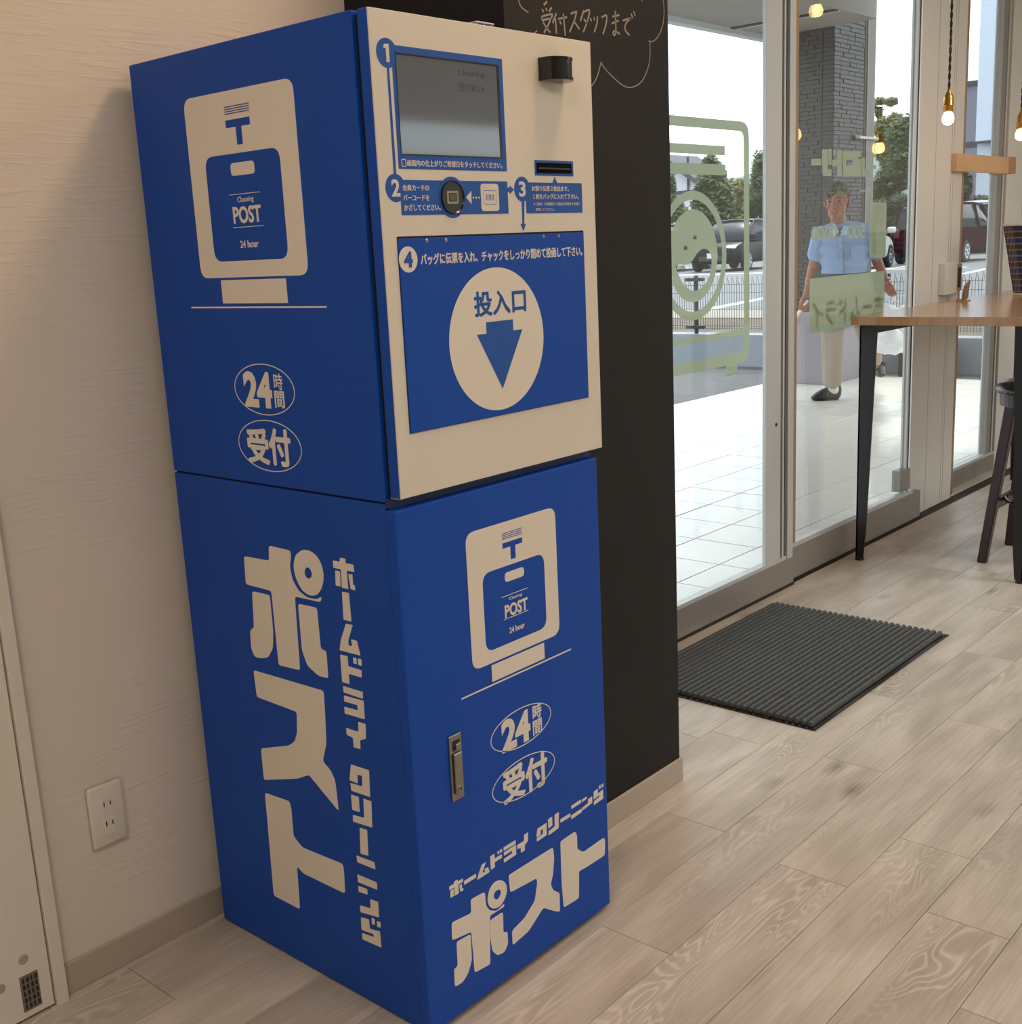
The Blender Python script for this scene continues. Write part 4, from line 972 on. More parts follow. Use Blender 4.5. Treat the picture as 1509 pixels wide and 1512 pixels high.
c2 = N.new('ShaderNodeMixRGB'); c2.inputs[2].default_value = rgb(128, 112, 104); L.new(c_.outputs[0], c2.inputs[1]); L.new(math_('MULTIPLY', vtx, 0.45), c2.inputs[0])
c3 = N.new('ShaderNodeMixRGB'); c3.inputs[2].default_value = rgb(16, 14, 18); L.new(c2.outputs[0], c3.inputs[1]); L.new(math_('MULTIPLY', thin, 0.7), c3.inputs[0])
c4_ = N.new('ShaderNodeMixRGB'); c4_.inputs[2].default_value = rgb(170, 148, 128); L.new(c3.outputs[0], c4_.inputs[1]); L.new(math_('MULTIPLY', thin2, 0.4), c4_.inputs[0])
L.new(c4_.outputs[0], p.inputs['Base Color']); p.inputs['Roughness'].default_value = 0.8
bx0 = empty('plaid_bin', (4.52, 0.50, 0.957), 'tapered blue and brown plaid bin standing on the high table at the right edge', 'bin')
def frustum(name, material, z0, z1, w0, w1, d0, d1, parent, cx=4.47, cy=0.43):
    bm = bmesh.new(); a = [bm.verts.new((cx + sx * w0, cy + sy * d0, z0)) for sx, sy in ((-1, -1), (1, -1), (1, 1), (-1, 1))]; b = [bm.verts.new((cx + sx * w1, cy + sy * d1, z1)) for sx, sy in ((-1, -1), (1, -1), (1, 1), (-1, 1))]
    for k in range(4): bm.faces.new((a[k], a[(k + 1) % 4], b[(k + 1) % 4], b[k]))
    bm.faces.new(a[::-1]); bm.faces.new(b); bmesh.ops.bevel(bm, geom=bm.edges[:], offset=min(0.006, (z1 - z0) * .3), segments=2, affect='EDGES')
    return done(bm, name, material, parent)
frustum('bin_body', PLAID, 0.963, 1.265, 0.115, 0.155, 0.105, 0.150, bx0)
PIPE = mat('cream piping', rgb(214, 204, 192), 0.6)
frustum('bin_rim', PIPE, 1.262, 1.274, 0.158, 0.158, 0.153, 0.153, bx0); frustum('bin_base', PIPE, 0.957, 0.966, 0.118, 0.118, 0.108, 0.108, bx0)
# little brown card holder
ch0 = empty('card_holder', (4.3, 0.62, 0.957), 'small brown card holder leaning on the high table beside the white pillar', 'card holder')
cpos = hit(1424, 437, 1, 0.60)
bm = bmesh.new(); box(bm, -0.030, 0.030, -0.004, 0.004, 0, 0.085, 0.001, M=Matrix.Translation((cpos.x, 0.60, 0.959)) @ Matrix.Rotation(R(-20), 4, 'Y') @ Matrix.Rotation(R(14), 4, 'X')); done(bm, 'card', mat('brown card', rgb(136, 112, 92), 0.6, var=0.2, nscale=40), ch0)
bx('holder_base', mat('darker wood', rgb(176, 132, 92)), ch0, cpos.x - .03, cpos.x + .035, 0.585, 0.625, 0.957, 0.963, bev=0.001)

# pendant bulbs
CORD = mat('twisted brown cord', rgb(44, 34, 28), 0.8)
BULB = mat('lit bulb', rgb(255, 214, 150), 0.3, emit=(1.0, 0.56, 0.20, 1), estr=14)
PL_LAB = {0: 'brass pendant bulb on a twisted cord hanging in front of the white pillar', 1: 'brass pendant bulb on a twisted cord at the right edge before the wall',
          2: 'brass pendant bulb beyond the right edge, farthest from the glass doors', 3: 'short-corded brass pendant bulb near the ceiling, mirrored at the column top'}
for i, (x, y, z) in enumerate(((3.304, 0.45, 1.662), (4.097, 0.45, 1.635), (4.89, 0.45, 1.65), (3.44, 0.47, 2.14))):
    pb = empty('pendant_bulb', (x, y, z), PL_LAB[i], 'pendant lamp', 'bare bulb pendants over the high table')
    bm = bmesh.new()
    for ph in (0, math.pi):
        n_ = int((2.62 - z - 0.08) / 0.004); tube(bm, [(x + .0026 * math.cos(ph + k * .42), y + .0026 * math.sin(ph + k * .42), z + 0.095 + k * 0.004) for k in range(n_)], 0.0026, 5)
    done(bm, 'cord', CORD, pb, True)
    bm = bmesh.new(); lathe(bm, [(0.0, 0.108), (0.004, 0.106), (0.006, 0.094), (0.014, 0.078), (0.0175, 0.068), (0.0175, 0.046), (0.019, 0.044), (0.019, 0.040), (0.017, 0.038), (0.017, 0.020), (0.0, 0.020)], 24, Matrix.Translation((x, y, z)))
    done(bm, 'socket', BRS, pb, True)
    bm = bmesh.new(); lathe(bm, [(0.012, 0.024), (0.014, 0.018), (0.019, 0.008), (0.0215, -0.004), (0.019, -0.016), (0.011, -0.024), (0.0, -0.027)], 24, Matrix.Translation((x, y, z)))
    done(bm, 'bulb', BULB, pb, True)
    bx('ceiling_rose', WHITEP, pb, x - .02, x + .02, y - .02, y + .02, 2.60, 2.62, bev=.002)

# ================================================================== outside: paving, canopy, column
TILE = mat('pale polished paving', rgb(226, 220, 210), 0.33, var=0.10, nscale=2.2, spec=0.9, coat=0.25)
GROUT = mat('paving joint', rgb(160, 156, 148), 0.8)
TX0, TX1, TY0, TY1 = 0.56, 8.87, 0.79, 3.83
pv = bx('paving', GROUT, None, TX0, TX1, 0.80, TY1 + 0.01, -0.08, -0.004); tag(pv, kind='structure')
def slab(w, d, name, material, c=0.0015, th=0.010):
    bm = bmesh.new()
    lo = [bm.verts.new(q) for q in ((0, 0, -th), (w, 0, -th), (w, d, -th), (0, d, -th))]; mi = [bm.verts.new((v.co.x, v.co.y, -c)) for v in lo]
    hi = [bm.verts.new(q) for q in ((c, c, 0), (w - c, c, 0), (w - c, d - c, 0), (c, d - c, 0))]
    for A_, B_ in ((lo, mi), (mi, hi)):
        for k in range(4): bm.faces.new((A_[k], A_[(k + 1) % 4], B_[(k + 1) % 4], B_[k]))
    bm.faces.new(hi); me = bpy.data.meshes.new(name); bm.to_mesh(me); bm.free(); me.materials.append(material); return me
TP = 0.3045
tm = slab(TP - 0.005, TP - 0.005, 'paving_tile', TILE)
for i in range(27):
    for j in range(10):
        x, y = 0.62 + i * TP, 0.792 + j * TP
        if x + TP > TX1 + 0.1: continue
        o = bpy.data.objects.new('paving_tile', tm); COL.objects.link(o); o.location = (x, y, random.uniform(-.0006, .0006)); o.parent = pv
ASPH = mat('dark asphalt', rgb(84, 84, 88), 0.75, var=0.2, nscale=6, bump=0.3, bscale=120, spec=0.3)
ROADM = mat('car park asphalt', rgb(102, 105, 110), 0.8, var=0.08, nscale=0.8, bump=0.1, bscale=60, spec=0.3)
tag(bx('ground', ASPH, None, -6, 9.35, 0.95, 40, -0.14, -0.02), kind='structure')
tag(bx('ground', ASPH, None, 7.3, 9.35, -4.5, 0.95, -0.14, -0.021), kind='structure')
tag(bx('car_park', ROADM, None, 13.4, 75, -40, 75, 0.0, 0.28), kind='structure')
tag(bx('planting_strip', mat('shaded soil', rgb(86, 76, 66), 0.9, var=0.3, nscale=8, bump=0.5, bscale=30), None, 9.6, 11.8, -12, 40, 0.0, 0.275), kind='structure')
tag(bx('kerb_strip', mat('beige concrete', rgb(128, 122, 114), 0.8, var=0.1), None, 11.8, 13.4, -12, 40, 0.0, 0.285), kind='structure')
rw = bx('wall_retaining', mat('smooth grey concrete', rgb(136, 142, 150), 0.8, var=0.06, nscale=2), None, 9.35, 9.60, -12, 40, -0.1, 0.30); tag(rw, kind='structure')
WL = mat('white road and kerb line', rgb(236, 236, 232), 0.7, var=0.04)
def stripe_(a, b, w, z=0.2805):
    a, b = Vector((a[0], a[1], 0)), Vector((b[0], b[1], 0)); d = (b - a).normalized(); n_ = Vector((-d.y, d.x, 0)) * w / 2
    bm = bmesh.new(); lo = [bm.verts.new((q.x, q.y, z)) for q in (a - n_, b - n_, b + n_, a + n_)]; hi = [bm.verts.new((v.co.x, v.co.y, z + .004)) for v in lo]
    for k in range(4): bm.faces.new((lo[k], lo[(k + 1) % 4], hi[(k + 1) % 4], hi[k]))
    bm.faces.new(hi); o = done(bm, 'road_and_kerb_line', WL); tag(o, kind='structure')
stripe_((13.5, 7.75), (19.5, 9.0), 0.18); stripe_((26.6, 26), (28.4, 9.6), 0.30); stripe_((24.1, 8.1), (33, 9.6), 0.16); stripe_((25.5, 11.3), (33, 12.2), 0.14); stripe_((27.2, 6), (27.2, -8), 0.16)  # second stripe paints the sunlit edge of a kerb white

# mesh fence along the retaining wall
FEN = mat('dark green-grey fence wire', rgb(62, 66, 64), 0.5, metal=0.3)
fe = empty('mesh_fence', (9.42, 5.0, 0.30), 'dark wire mesh fence with looped top along the low concrete wall across the pavement', 'fence')
FX = 9.42
py_ = [5.42 + 2.0 * k for k in range(-3, 5)]
for y in py_:
    bm = bmesh.new(); tube(bm, [(FX + .03, y, 0.302), (FX + .03, y, 0.90)], 0.022, 8); done(bm, 'fence_post', mat('fence post', rgb(36, 36, 36), 0.4), fe)
    for z in (0.37, 0.86):
        bm = bmesh.new(); box(bm, FX - .01, FX + .03, y - .11, y + .11, z - .018, z + .018, 0.004); done(bm, 'post_clamp', MATS['fence post'], fe)
bm = bmesh.new()
y = py_[0]
while y < py_[-1]:
    tube(bm, [(FX, y, 0.34), (FX, y, 0.80), (FX - .02, y + .014, 0.885), (FX + .0, y + .028, 0.80)], 0.0028, 4, False)
    y += 0.057
y = py_[0] + .028
while y < py_[-1]:
    tube(bm, [(FX, y, 0.34), (FX, y, 0.80)], 0.0028, 4, False); y += 0.057
for z in (0.36, 0.385, 0.55, 0.72, 0.80): tube(bm, [(FX, py_[0], z), (FX, py_[-1], z)], 0.0030, 4, False)
w_o = done(bm, 'fence_wires', FEN, fe); tag(w_o, kind='stuff')

# canopy over the pavement
cn = bx('canopy', mat('grey soffit', rgb(150, 146, 142), 0.7, var=0.05), None, -6, 8.11, 2.90, 3.86, 2.88, 3.45); tag(cn, kind='structure')
bx('canopy_sun_block', MATS['grey soffit'], cn, -6, 8.11, 0.93, 2.90, 3.40, 3.60)  # unseen slab, added to keep direct sun off the shop floor
bx('fascia', mat('pale fascia', rgb(200, 204, 206), 0.5), cn, -6, 8.11, 3.80, 3.88, 2.84, 3.5)
for x in (7.42, 4.4, 1.4):
    bx('soffit_joint', GASK, cn, x, x + 0.07, 2.92, 3.80, 2.873, 2.881); bx('soffit_trim', ALU, cn, x + 0.075, x + .10, 2.92, 3.80, 2.872, 2.881)
tag(bx('canopy_upstand', WPAINT, None, -6, 8.95, 0.80, 0.935, 2.62, 3.7), kind='structure')

# tiled column with plain plinth
CX0, CX1, CY0, CY1 = 8.11, 8.66, 3.25, 3.74
col_ = empty('tiled_column', ((CX0 + CX1) / 2, (CY0 + CY1) / 2, 0), 'dark grey brick-tiled column with a pale plinth at the pavement corner', 'column')
bx('plinth', mat('pale lilac render', rgb(150, 144, 152), 0.8, var=0.03), col_, CX0, 8.95, CY0, CY1, 0, 0.62, bev=0.004)
bx('column_core', mat('dark mortar', rgb(40, 38, 37), 0.9), col_, CX0 + .008, CX1 - .008, CY0 + .008, CY1 - .008, 0.62, 3.5)
BRK = mat('dark clay brick tile', rgb(52, 50, 52), 0.5, var=0.35, nscale=5, bump=0.3, bscale=60, spec=0.5)
bm = bmesh.new(); bh = 0.034
for r_i in range(int(2.88 / bh)):
    z = 0.62 + r_i * bh
    for face in ('x', 'y'):
        a0, a1 = (CY0, CY1) if face == 'x' else (CX0, CX1)
        cuts = [a0, a0 + 0.10]
        t = a0 + 0.10 + (0.11 if r_i % 2 else 0.02) + random.uniform(0, .06)
        while t < a1 - 0.03: cuts.append(t); t += random.choice((0.16, 0.21, 0.12))
        cuts.append(a1)
        for c0, c1 in zip(cuts, cuts[1:]):
            pr_ = random.uniform(-.002, .004)
            if face == 'x': box(bm, CX0 - pr_, CX0 + .012, c0 + .0025, c1 - .0025, z + .0025, z + bh - .0025)
            else: box(bm, c0 + .0025, c1 - .0025, CY0 - pr_, CY0 + .012, z + .0025, z + bh - .0025)
o = done(bm, 'brick_tiles', BRK, col_); tag(o, kind='stuff')
# drainpipe with bracket
dp = bx('drainpipe', mat('brown pipe', rgb(72, 62, 56), 0.35, var=0.08), col_, 8.70, 8.93, 3.26, 3.44, 0.62, 3.5, bev=0.03, seg=3)
bx('pipe_rib', mat('brown rib', rgb(104, 94, 88), 0.35), dp, 8.735, 8.755, 3.252, 3.27, 0.62, 3.5)
bx('pipe_bracket', STEEL, dp, 8.50, 8.95, 3.235, 3.262, 2.03, 2.055, bev=0.004); bx('bracket_foot', BLACK, dp, 8.46, 8.56, 3.225, 3.248, 2.02, 2.06, bev=0.01)
# bench under the fence wall, seen through the narrow window
bq = hit(1395, 541, 2, 0)
bn_ = empty('low_bench', (9.2, 2.75, -0.02), 'small dark bench standing against the low concrete wall, seen through the narrow window', 'bench')
bx('bench_top', MATS['fence post'], bn_, 9.0, 9.33, 2.62, 3.06, 0.21, 0.25, bev=.004)
for y in (2.64, 3.00): bx('bench_side', MATS['fence post'], bn_, 9.02, 9.31, y, y + .04, -0.02, 0.21, bev=.004)

# ================================================================== cars
TYRE = mat('tyre', rgb(26, 26, 27), 0.8); RIM = mat('alloy rim', rgb(170, 174, 178), 0.3, metal=0.7, var=0.1)
CGL = mat('car window', rgb(26, 32, 42), 0.2, var=0.1, spec=0.15); LAMP = mat('clear headlamp', rgb(200, 206, 210), 0.1, spec=0.9); RED = mat('tail lamp', rgb(84, 16, 20), 0.3)
PLATE = mat('number plate', rgb(176, 190, 200), 0.5); PINK = mat('plate ink', rgb(40, 80, 90), 0.6)
def car(label, paint, x, y, heading, Lc=3.8, Wc=1.66, Hc=1.55, hood=0.85, plate=None, emblem_=False, gi=None):
    """origin at the middle of the right side's front corner is avoided: x, y = centre; front along local +x"""
    root = empty('car', (0, 0, 0), label, 'car', gi)
    w = Wc / 2; h = Lc / 2; zb, zs_ = 0.20, 0.92 if Hc < 1.6 else 1.0
    xf, xr = h, -h
    # body side profile: (x, lower z, upper z) stations, painted up to the belt
    st_ = [(xr, .42, .80, .86), (xr + .08, .26, zs_ - .05, .95), (xr + .45, .20, zs_ + .02, 1.0), (-.3, .20, zs_, 1.0), (h - hood - .1, .20, zs_ - .02, 1.0), (h - hood * .45, .20, zs_ - .10, .98), (h - .12, .24, .72, .92), (h, .36, .58, .80)]
    bm = bmesh.new(); rings_ = []
    for X, z0, z1, k in st_:
        ww = w * k; rings_.append([bm.verts.new(q) for q in ((X, -ww * .93, z0), (X, -ww, z0 + .12), (X, -ww, (z0 + z1) / 2 + .05), (X, -ww * .93, z1 - .03), (X, -ww * .80, z1), (X, 0, z1 + .015), (X, ww * .80, z1), (X, ww * .93, z1 - .03), (X, ww, (z0 + z1) / 2 + .05), (X, ww, z0 + .12), (X, ww * .93, z0))])
    for A_, B_ in zip(rings_, rings_[1:]):
        for k in range(11): bm.faces.new((A_[k], A_[(k + 1) % 11], B_[(k + 1) % 11], B_[k]))
    bm.faces.new(rings_[0]); bm.faces.new(rings_[-1][::-1])
    body = done(bm, 'body', paint, root, True)
    md = body.modifiers.new('s', 'SUBSURF'); md.levels = 2; md.render_levels = 2
    # glasshouse
    def loft(name, stations, material, sm=True, sub=2):
        bm = bmesh.new(); rg = []
        for X, z0, w0, z1, w1 in stations:
            rg.append([bm.verts.new(q) for q in ((X, -w0, z0), (X, -(w0 * .45 + w1 * .55), z0 * .45 + z1 * .55), (X, -w1, z1 - .03), (X, -w1 * .85, z1), (X, 0, z1 + .02), (X, w1 * .85, z1), (X, w1, z1 - .03), (X, (w0 * .45 + w1 * .55), z0 * .45 + z1 * .55), (X, w0, z0))])
        for A_, B_ in zip(rg, rg[1:]):
            for k in range(9): bm.faces.new((A_[k], A_[(k + 1) % 9], B_[(k + 1) % 9], B_[k]))
        bm.faces.new(rg[0]); bm.faces.new(rg[-1][::-1])
        return done(bm, name, material, root, sm)
    fx = h - hood
    loft('windows', [(xr + .06, zs_ - .04, w * .86, zs_ + .02, w * .84), (xr + .22, zs_ - .04, w * .93, Hc - .10, w * .76), (xr + .45, zs_ - .04, w * .95, Hc - .03, w * .78), (0.1, zs_ - .04, w * .95, Hc - .02, w * .79), (fx - .75, zs_ - .04, w * .95, Hc - .06, w * .77), (fx - .1, zs_ - .04, w * .92, zs_ + .22, w * .82), (fx + .12, zs_ - .04, w * .88, zs_ + .0, w * .82)], CGL)
    # roof skin and pillars stand proud of the glass
    bm = bmesh.new(); rf = []
    for X, z, ww in ((xr + .18, Hc - .13, w * .72), (xr + .45, Hc - .005, w * .79), (.1, Hc + .005, w * .80), (fx - .75, Hc - .035, w * .785)):
        rf.append([bm.verts.new(q) for q in ((X, -ww, z - .045), (X, -ww * .82, z + .004), (X, 0, z + .025), (X, ww * .82, z + .004), (X, ww, z - .045))])
    for A_, B_ in zip(rf, rf[1:]):
        for k in range(4): bm.faces.new((A_[k], B_[k], B_[k + 1], A_[k + 1]))
    ro2 = done(bm, 'roof', paint, root, True); md = ro2.modifiers.new('t', 'SOLIDIFY'); md.thickness = 0.03
    bm = bmesh.new()
    for s_ in (-1, 1):
        tube(bm, [(xr + .10, s_ * w * .90, zs_), (xr + .30, s_ * w * .79, Hc - .08)], 0.06, 6); tube(bm, [(-.25, s_ * w * .965, zs_ - .02), (-.25, s_ * w * .80, Hc - .05)], 0.035, 6)
        tube(bm, [(fx + .08, s_ * w * .87, zs_ - .02), (fx - .75, s_ * w * .785, Hc - .06)], 0.035, 6)
    done(bm, 'window_pillars', paint, root)
    for sx in (xr + .68, h - .72):
        for s_ in (-1, 1):
            M_ = Matrix.Translation((sx, s_ * (w - .07), .30)) @ Matrix.Rotation(R(-90 * s_), 4, 'X')
            bm = bmesh.new(); lathe(bm, [(.20, .085), (.28, .085), (.30, .06), (.30, -.06), (.28, -.085), (0, -.085)], 28, M_); wh = done(bm, 'wheel', TYRE, root, False)
            bm = bmesh.new(); lathe(bm, [(0, .092), (.05, .092), (.06, .075), (.17, .086), (.205, .086), (.205, .06)], 28, M_)
            done(bm, 'hubcap', RIM, wh)
            bm = bmesh.new()
            for q in range(6):
                a = q * math.pi / 3; c, s2 = math.cos(a), math.sin(a)
                vv = [bm.verts.new(M_ @ Vector((c * r1 - s2 * w1, s2 * r1 + c * w1, .0885))) for r1, w1 in ((.08, -.018), (.16, -.03), (.16, .03), (.08, .018))]; bm.faces.new(vv)
            done(bm, 'rim_openings', TYRE, wh)
    for s_ in (-1, 1):
        bx('headlight', LAMP, root, h - .34, h - .10, s_ * w * .62 - .16, s_ * w * .62 + .16, .60, .76, bev=.05, seg=2, smooth=True)
        bx('tail_light', RED, root, xr - .005, xr + .22, s_ * w * .82 - .09, s_ * w * .82 + .09, .72, 1.0, bev=.03, seg=2, smooth=True)
        bx('mirror', paint, root, fx - .08, fx + .06, s_ * (w + .05) - .11, s_ * (w + .05) + .11, zs_ - .02, zs_ + .14, bev=.04, seg=2, smooth=True)
    bx('grille', BLACK, root, h - .05, h + .012, -.45, .45, .30, .46, bev=.02)
    pz = plate if plate else 0.62
    pr = bx('number_plate', PLATE, root, xr - .03, xr - .015, -.18, .18, pz, pz + .165, bev=.004)
    PP = Plane((xr - .03, 0, 0), (0, -1, 0), (0, 0, 1), 0)
    text('plate_text', '77-84' if emblem_ else '31-06', PP, q_box(-.15, pz + .02, .15, pz + .10), PINK, pr, h=.003, bold=.02)
    bx('number_plate', PLATE, root, h + .0, h + .02, -.17, .17, .40, .55, bev=.004)
    if emblem_:
        bm = bmesh.new(); lathe(bm, [(.085, .0), (.085, .02), (.06, .02), (.06, 0)], 24, Matrix.Translation((xr - .02, 0, .90)) @ Matrix.Rotation(R(90), 4, 'Y') @ Matrix.Scale(.65, 4, (1, 0, 0))); done(bm, 'badge', RIM, root, True)
        bm = bmesh.new(); box(bm, xr - .035, xr - .02, -.085, .085, .895, .91); done(bm, 'badge_bar', RIM, root)
    root.location = (x, y, 0.28); root.rotation_euler = (0, 0, R(heading))
    return root
MAR = mat('maroon car paint', rgb(46, 16, 28), 0.5, var=0.05, spec=0.0); WHT = mat('white car paint', rgb(196, 196, 190), 0.3, var=0.02)
BLKP = mat('black car paint', rgb(22, 22, 25), 0.3, var=0.05, spec=0.08); SIL = mat('silver blue car paint', rgb(140, 150, 168), 0.45, spec=0.15)
def place(fr_x, fr_y, heading, Lc, Wc, rear=False):
    """centre of a car whose right front (or rear) corner stands at the given ground point"""
    a = R(heading); lx = -Lc / 2 if not rear else Lc / 2
    return fr_x + lx * math.cos(a) - Wc / 2 * math.sin(a), fr_y + lx * math.sin(a) + Wc / 2 * math.cos(a)
x, y = place(35.9, 11.25, 2, 4.0, 1.95); car('dark maroon hatchback seen from behind, parked right of the white car', MAR, x, y, 2, 4.0, 1.95, 1.66, plate=.70, emblem_=True, gi='cars in the car park')
x, y = place(30.95, 12.45, 9, 3.9, 1.66); car('white car with black-glassed mirror parked between the man and the maroon car', WHT, x, y, 9, 3.9, 1.66, 1.42, gi='cars in the car park')
x, y = place(46.5, 14.0, 6, 4.3, 1.75); car('silver blue car at the far right, seen through the narrow window', SIL, x, y, 6, 4.3, 1.75, 1.85, gi='cars in the car park')
a = R(188); x, y = 31.5, 17.75; car('black car facing the shop, right of the green washer sticker', BLKP, x, y, 188, 4.2, 1.7, 1.50, gi='cars in the car park')
x, y = 31.8, 20.6; car('dark blue-windowed car behind the washer sticker, leftmost in the car park', mat('dark blue car paint', rgb(30, 36, 54), 0.4, spec=0.1), x, y, 188, 4.2, 1.7, 1.48, gi='cars in the car park')
WS = mat('concrete wheel stop', rgb(206, 204, 198), 0.8)
for i, (px, py) in enumerate(((1004, 397), (1042, 396), (1066, 396.5), (1098, 395))):
    q = hit(px, py, 2, 0.28)
    bm = bmesh.new(); vv = []
    for z, k in ((0.28, 1), (0.40, .72)): vv.append([bm.verts.new((q.x + sx * .09 * k, q.y + sy * .30 * k, z)) for sx, sy in ((-1, -1), (1, -1), (1, 1), (-1, 1))])
    for k in range(4): bm.faces.new((vv[0][k], vv[0][(k + 1) % 4], vv[1][(k + 1) % 4], vv[1][k]))
    bm.faces.new(vv[1]); bm.faces.new(vv[0][::-1])
    o = done(bm, 'wheel_stop', WS); tag(o, ('pale concrete wheel stop, leftmost one, behind the washer sticker drum', 'pale concrete wheel stop, second from the left in the car park', 'pale concrete wheel stop, third from the left in the car park', 'pale concrete wheel stop in front of the black car grille, rightmost')[i], 'wheel stop', 'wheel stops in the car park')

# ================================================================== planting and far buildings
def leaf_mat(name, a, b):
    m, N, L, p = nt(name); ge = N.new('ShaderNodeNewGeometry'); cr = N.new('ShaderNodeValToRGB'); cr.color_ramp.elements[0].color = a; cr.color_ramp.elements[1].color = b
    L.new(ge.outputs['Random Per Island'], cr.inputs[0]); L.new(cr.outputs[0], p.inputs['Base Color']); p.inputs['Roughness'].default_value = 0.6
    p.inputs['Subsurface Weight'].default_value = 0.0; return m
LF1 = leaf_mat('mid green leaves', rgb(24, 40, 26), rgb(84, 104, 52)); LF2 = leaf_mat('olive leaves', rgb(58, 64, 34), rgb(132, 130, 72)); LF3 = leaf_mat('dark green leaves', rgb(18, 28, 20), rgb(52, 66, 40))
BARK = mat('bark', rgb(90, 74, 60), 0.9)
def foliage(name, blobs, material, n, size, parent, seed=1):
    rd = random.Random(seed); vs, fs = [], []
    tot = sum(b[3] * b[4] for b in blobs)
    for cx, cy, cz, rx_, rz_ in blobs:
        for _ in range(int(n * rx_ * rz_ / tot)):
            d = Vector((rd.gauss(0, 1), rd.gauss(0, 1), rd.gauss(0, 1))).normalized(); q = rd.uniform(.55, 1.04) * (1 + .12 * math.sin(d.x * 7 + d.z * 9 + cx))
            c = Vector((cx + d.x * rx_ * q, cy + d.y * rx_ * q, cz + d.z * rz_ * q)); s_ = size * rd.uniform(.6, 1.3)
            a = Vector((rd.gauss(0, 1), rd.gauss(0, 1), rd.gauss(0, .6))).normalized(); b = a.orthogonal().normalized()
            i0 = len(vs); vs += [c - a * s_, c + b * s_ * .45, c + a * s_, c - b * s_ * .45]; fs.append((i0, i0 + 1, i0 + 2, i0 + 3))
    me = bpy.data.meshes.new(name); me.from_pydata([tuple(v) for v in vs], [], fs); o = link(name, me, material, parent)
    return tag(o, kind='stuff')
def tree(name, label, x, y, blobs, material, n, size, trunk=True, seed=1, cat='tree'):
    n = int(n * 2.0); size *= 0.68
    t = empty(name, (x, y, 0.28), label, cat)
    if trunk:
        bm = bmesh.new(); top = min(b[2] for b in blobs); tube(bm, [(x, y, .25), (x + .05, y, .28 + (top - .28) * .6), (x, y + .05, top + .4)], [.16, .12, .07], 8); done(bm, 'trunk', BARK, t)
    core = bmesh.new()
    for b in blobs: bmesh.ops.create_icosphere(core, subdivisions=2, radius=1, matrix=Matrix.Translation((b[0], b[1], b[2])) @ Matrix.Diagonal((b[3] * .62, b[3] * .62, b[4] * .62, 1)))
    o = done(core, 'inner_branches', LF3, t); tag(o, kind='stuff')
    foliage('foliage', blobs, material, n, size, t, seed); return t
def far(px, py, x): return hit(px, py, 0, x)
def fb(items, x):
    """blobs (px, py, radius px, height px) standing at distance x"""
    out = []
    for px, py, r_, rz_ in items:
        q = far(px, py, x); dpt = (q - CP).dot(CF); out.append((q.x, q.y, q.z, r_ * dpt / FPX, rz_ * dpt / FPX))
    return out
b = fb([(1050, 275, 22, 38), (1040, 300, 18, 26), (1062, 292, 20, 28), (1048, 246, 12, 18), (1055, 316, 30, 14)], 44); tree('round_tree', 'dense mid green tree behind the washer sticker, right of the gabled house', b[0][0], b[0][1], b, LF1, 5200, .17, seed=2)
b = fb([(1092, 292, 18, 26), (1088, 312, 22, 18), (1080, 282, 10, 16)], 48); tree('round_tree', 'yellow-green tree between the sticker frame and the dense tree', b[0][0], b[0][1], b, LF2, 3400, .17, seed=3)
b = fb([(1124, 262, 15, 38), (1128, 290, 22, 30), (1112, 300, 14, 24), (1146, 285, 26, 44)], 46); tree('round_tree', 'tall pointed green tree beside the first door stile', b[0][0], b[0][1], b, LF1, 4800, .17, seed=4)
b = fb([(990, 275, 8, 20), (996, 308, 14, 16), (1004, 316, 14, 10)], 42); tree('low_shrub', 'green shrub at the edge of the dark pier, before the gabled house', b[0][0], b[0][1], b, LF1, 1500, .14, True, 5, 'shrub')
b = fb([(1330, 205, 20, 30), (1340, 240, 26, 34), (1322, 262, 26, 22), (1300, 280, 24, 18), (1350, 190, 18, 22)], 44); tree('round_tree', 'broad green tree left of the white pillar, above the maroon car', b[0][0], b[0][1], b, LF1, 5200, .17, seed=6)
b = fb([(1306, 190, 16, 16), (1322, 180, 12, 12), (1300, 214, 10, 14), (1312, 228, 16, 16)], 50); tree('round_tree', 'olive sunlit tree right of the drainpipe', b[0][0], b[0][1], b, LF2, 2200, .18, seed=7)
b = fb([(1284, 160, 8, 12), (1316, 150, 9, 6), (1300, 150, 9, 5), (1297, 166, 4, 8)], 40); tree('slender_branch', 'thin leafy top of a slender tree against the white sky', b[0][0], b[0][1], b, LF2, 420, .16, seed=8)
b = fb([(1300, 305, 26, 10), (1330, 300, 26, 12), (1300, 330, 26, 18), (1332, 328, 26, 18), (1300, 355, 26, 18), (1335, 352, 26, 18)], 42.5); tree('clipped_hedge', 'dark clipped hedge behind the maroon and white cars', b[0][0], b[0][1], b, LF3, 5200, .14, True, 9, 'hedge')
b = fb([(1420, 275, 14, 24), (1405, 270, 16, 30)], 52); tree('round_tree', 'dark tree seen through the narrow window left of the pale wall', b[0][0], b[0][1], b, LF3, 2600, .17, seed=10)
b = fb([(1440, 300, 30, 10), (1475, 300, 24, 11)], 54); tree('clipped_hedge', 'dark hedge above the silver car in the narrow window', b[0][0], b[0][1], b, LF3, 2000, .15, True, 11, 'hedge')

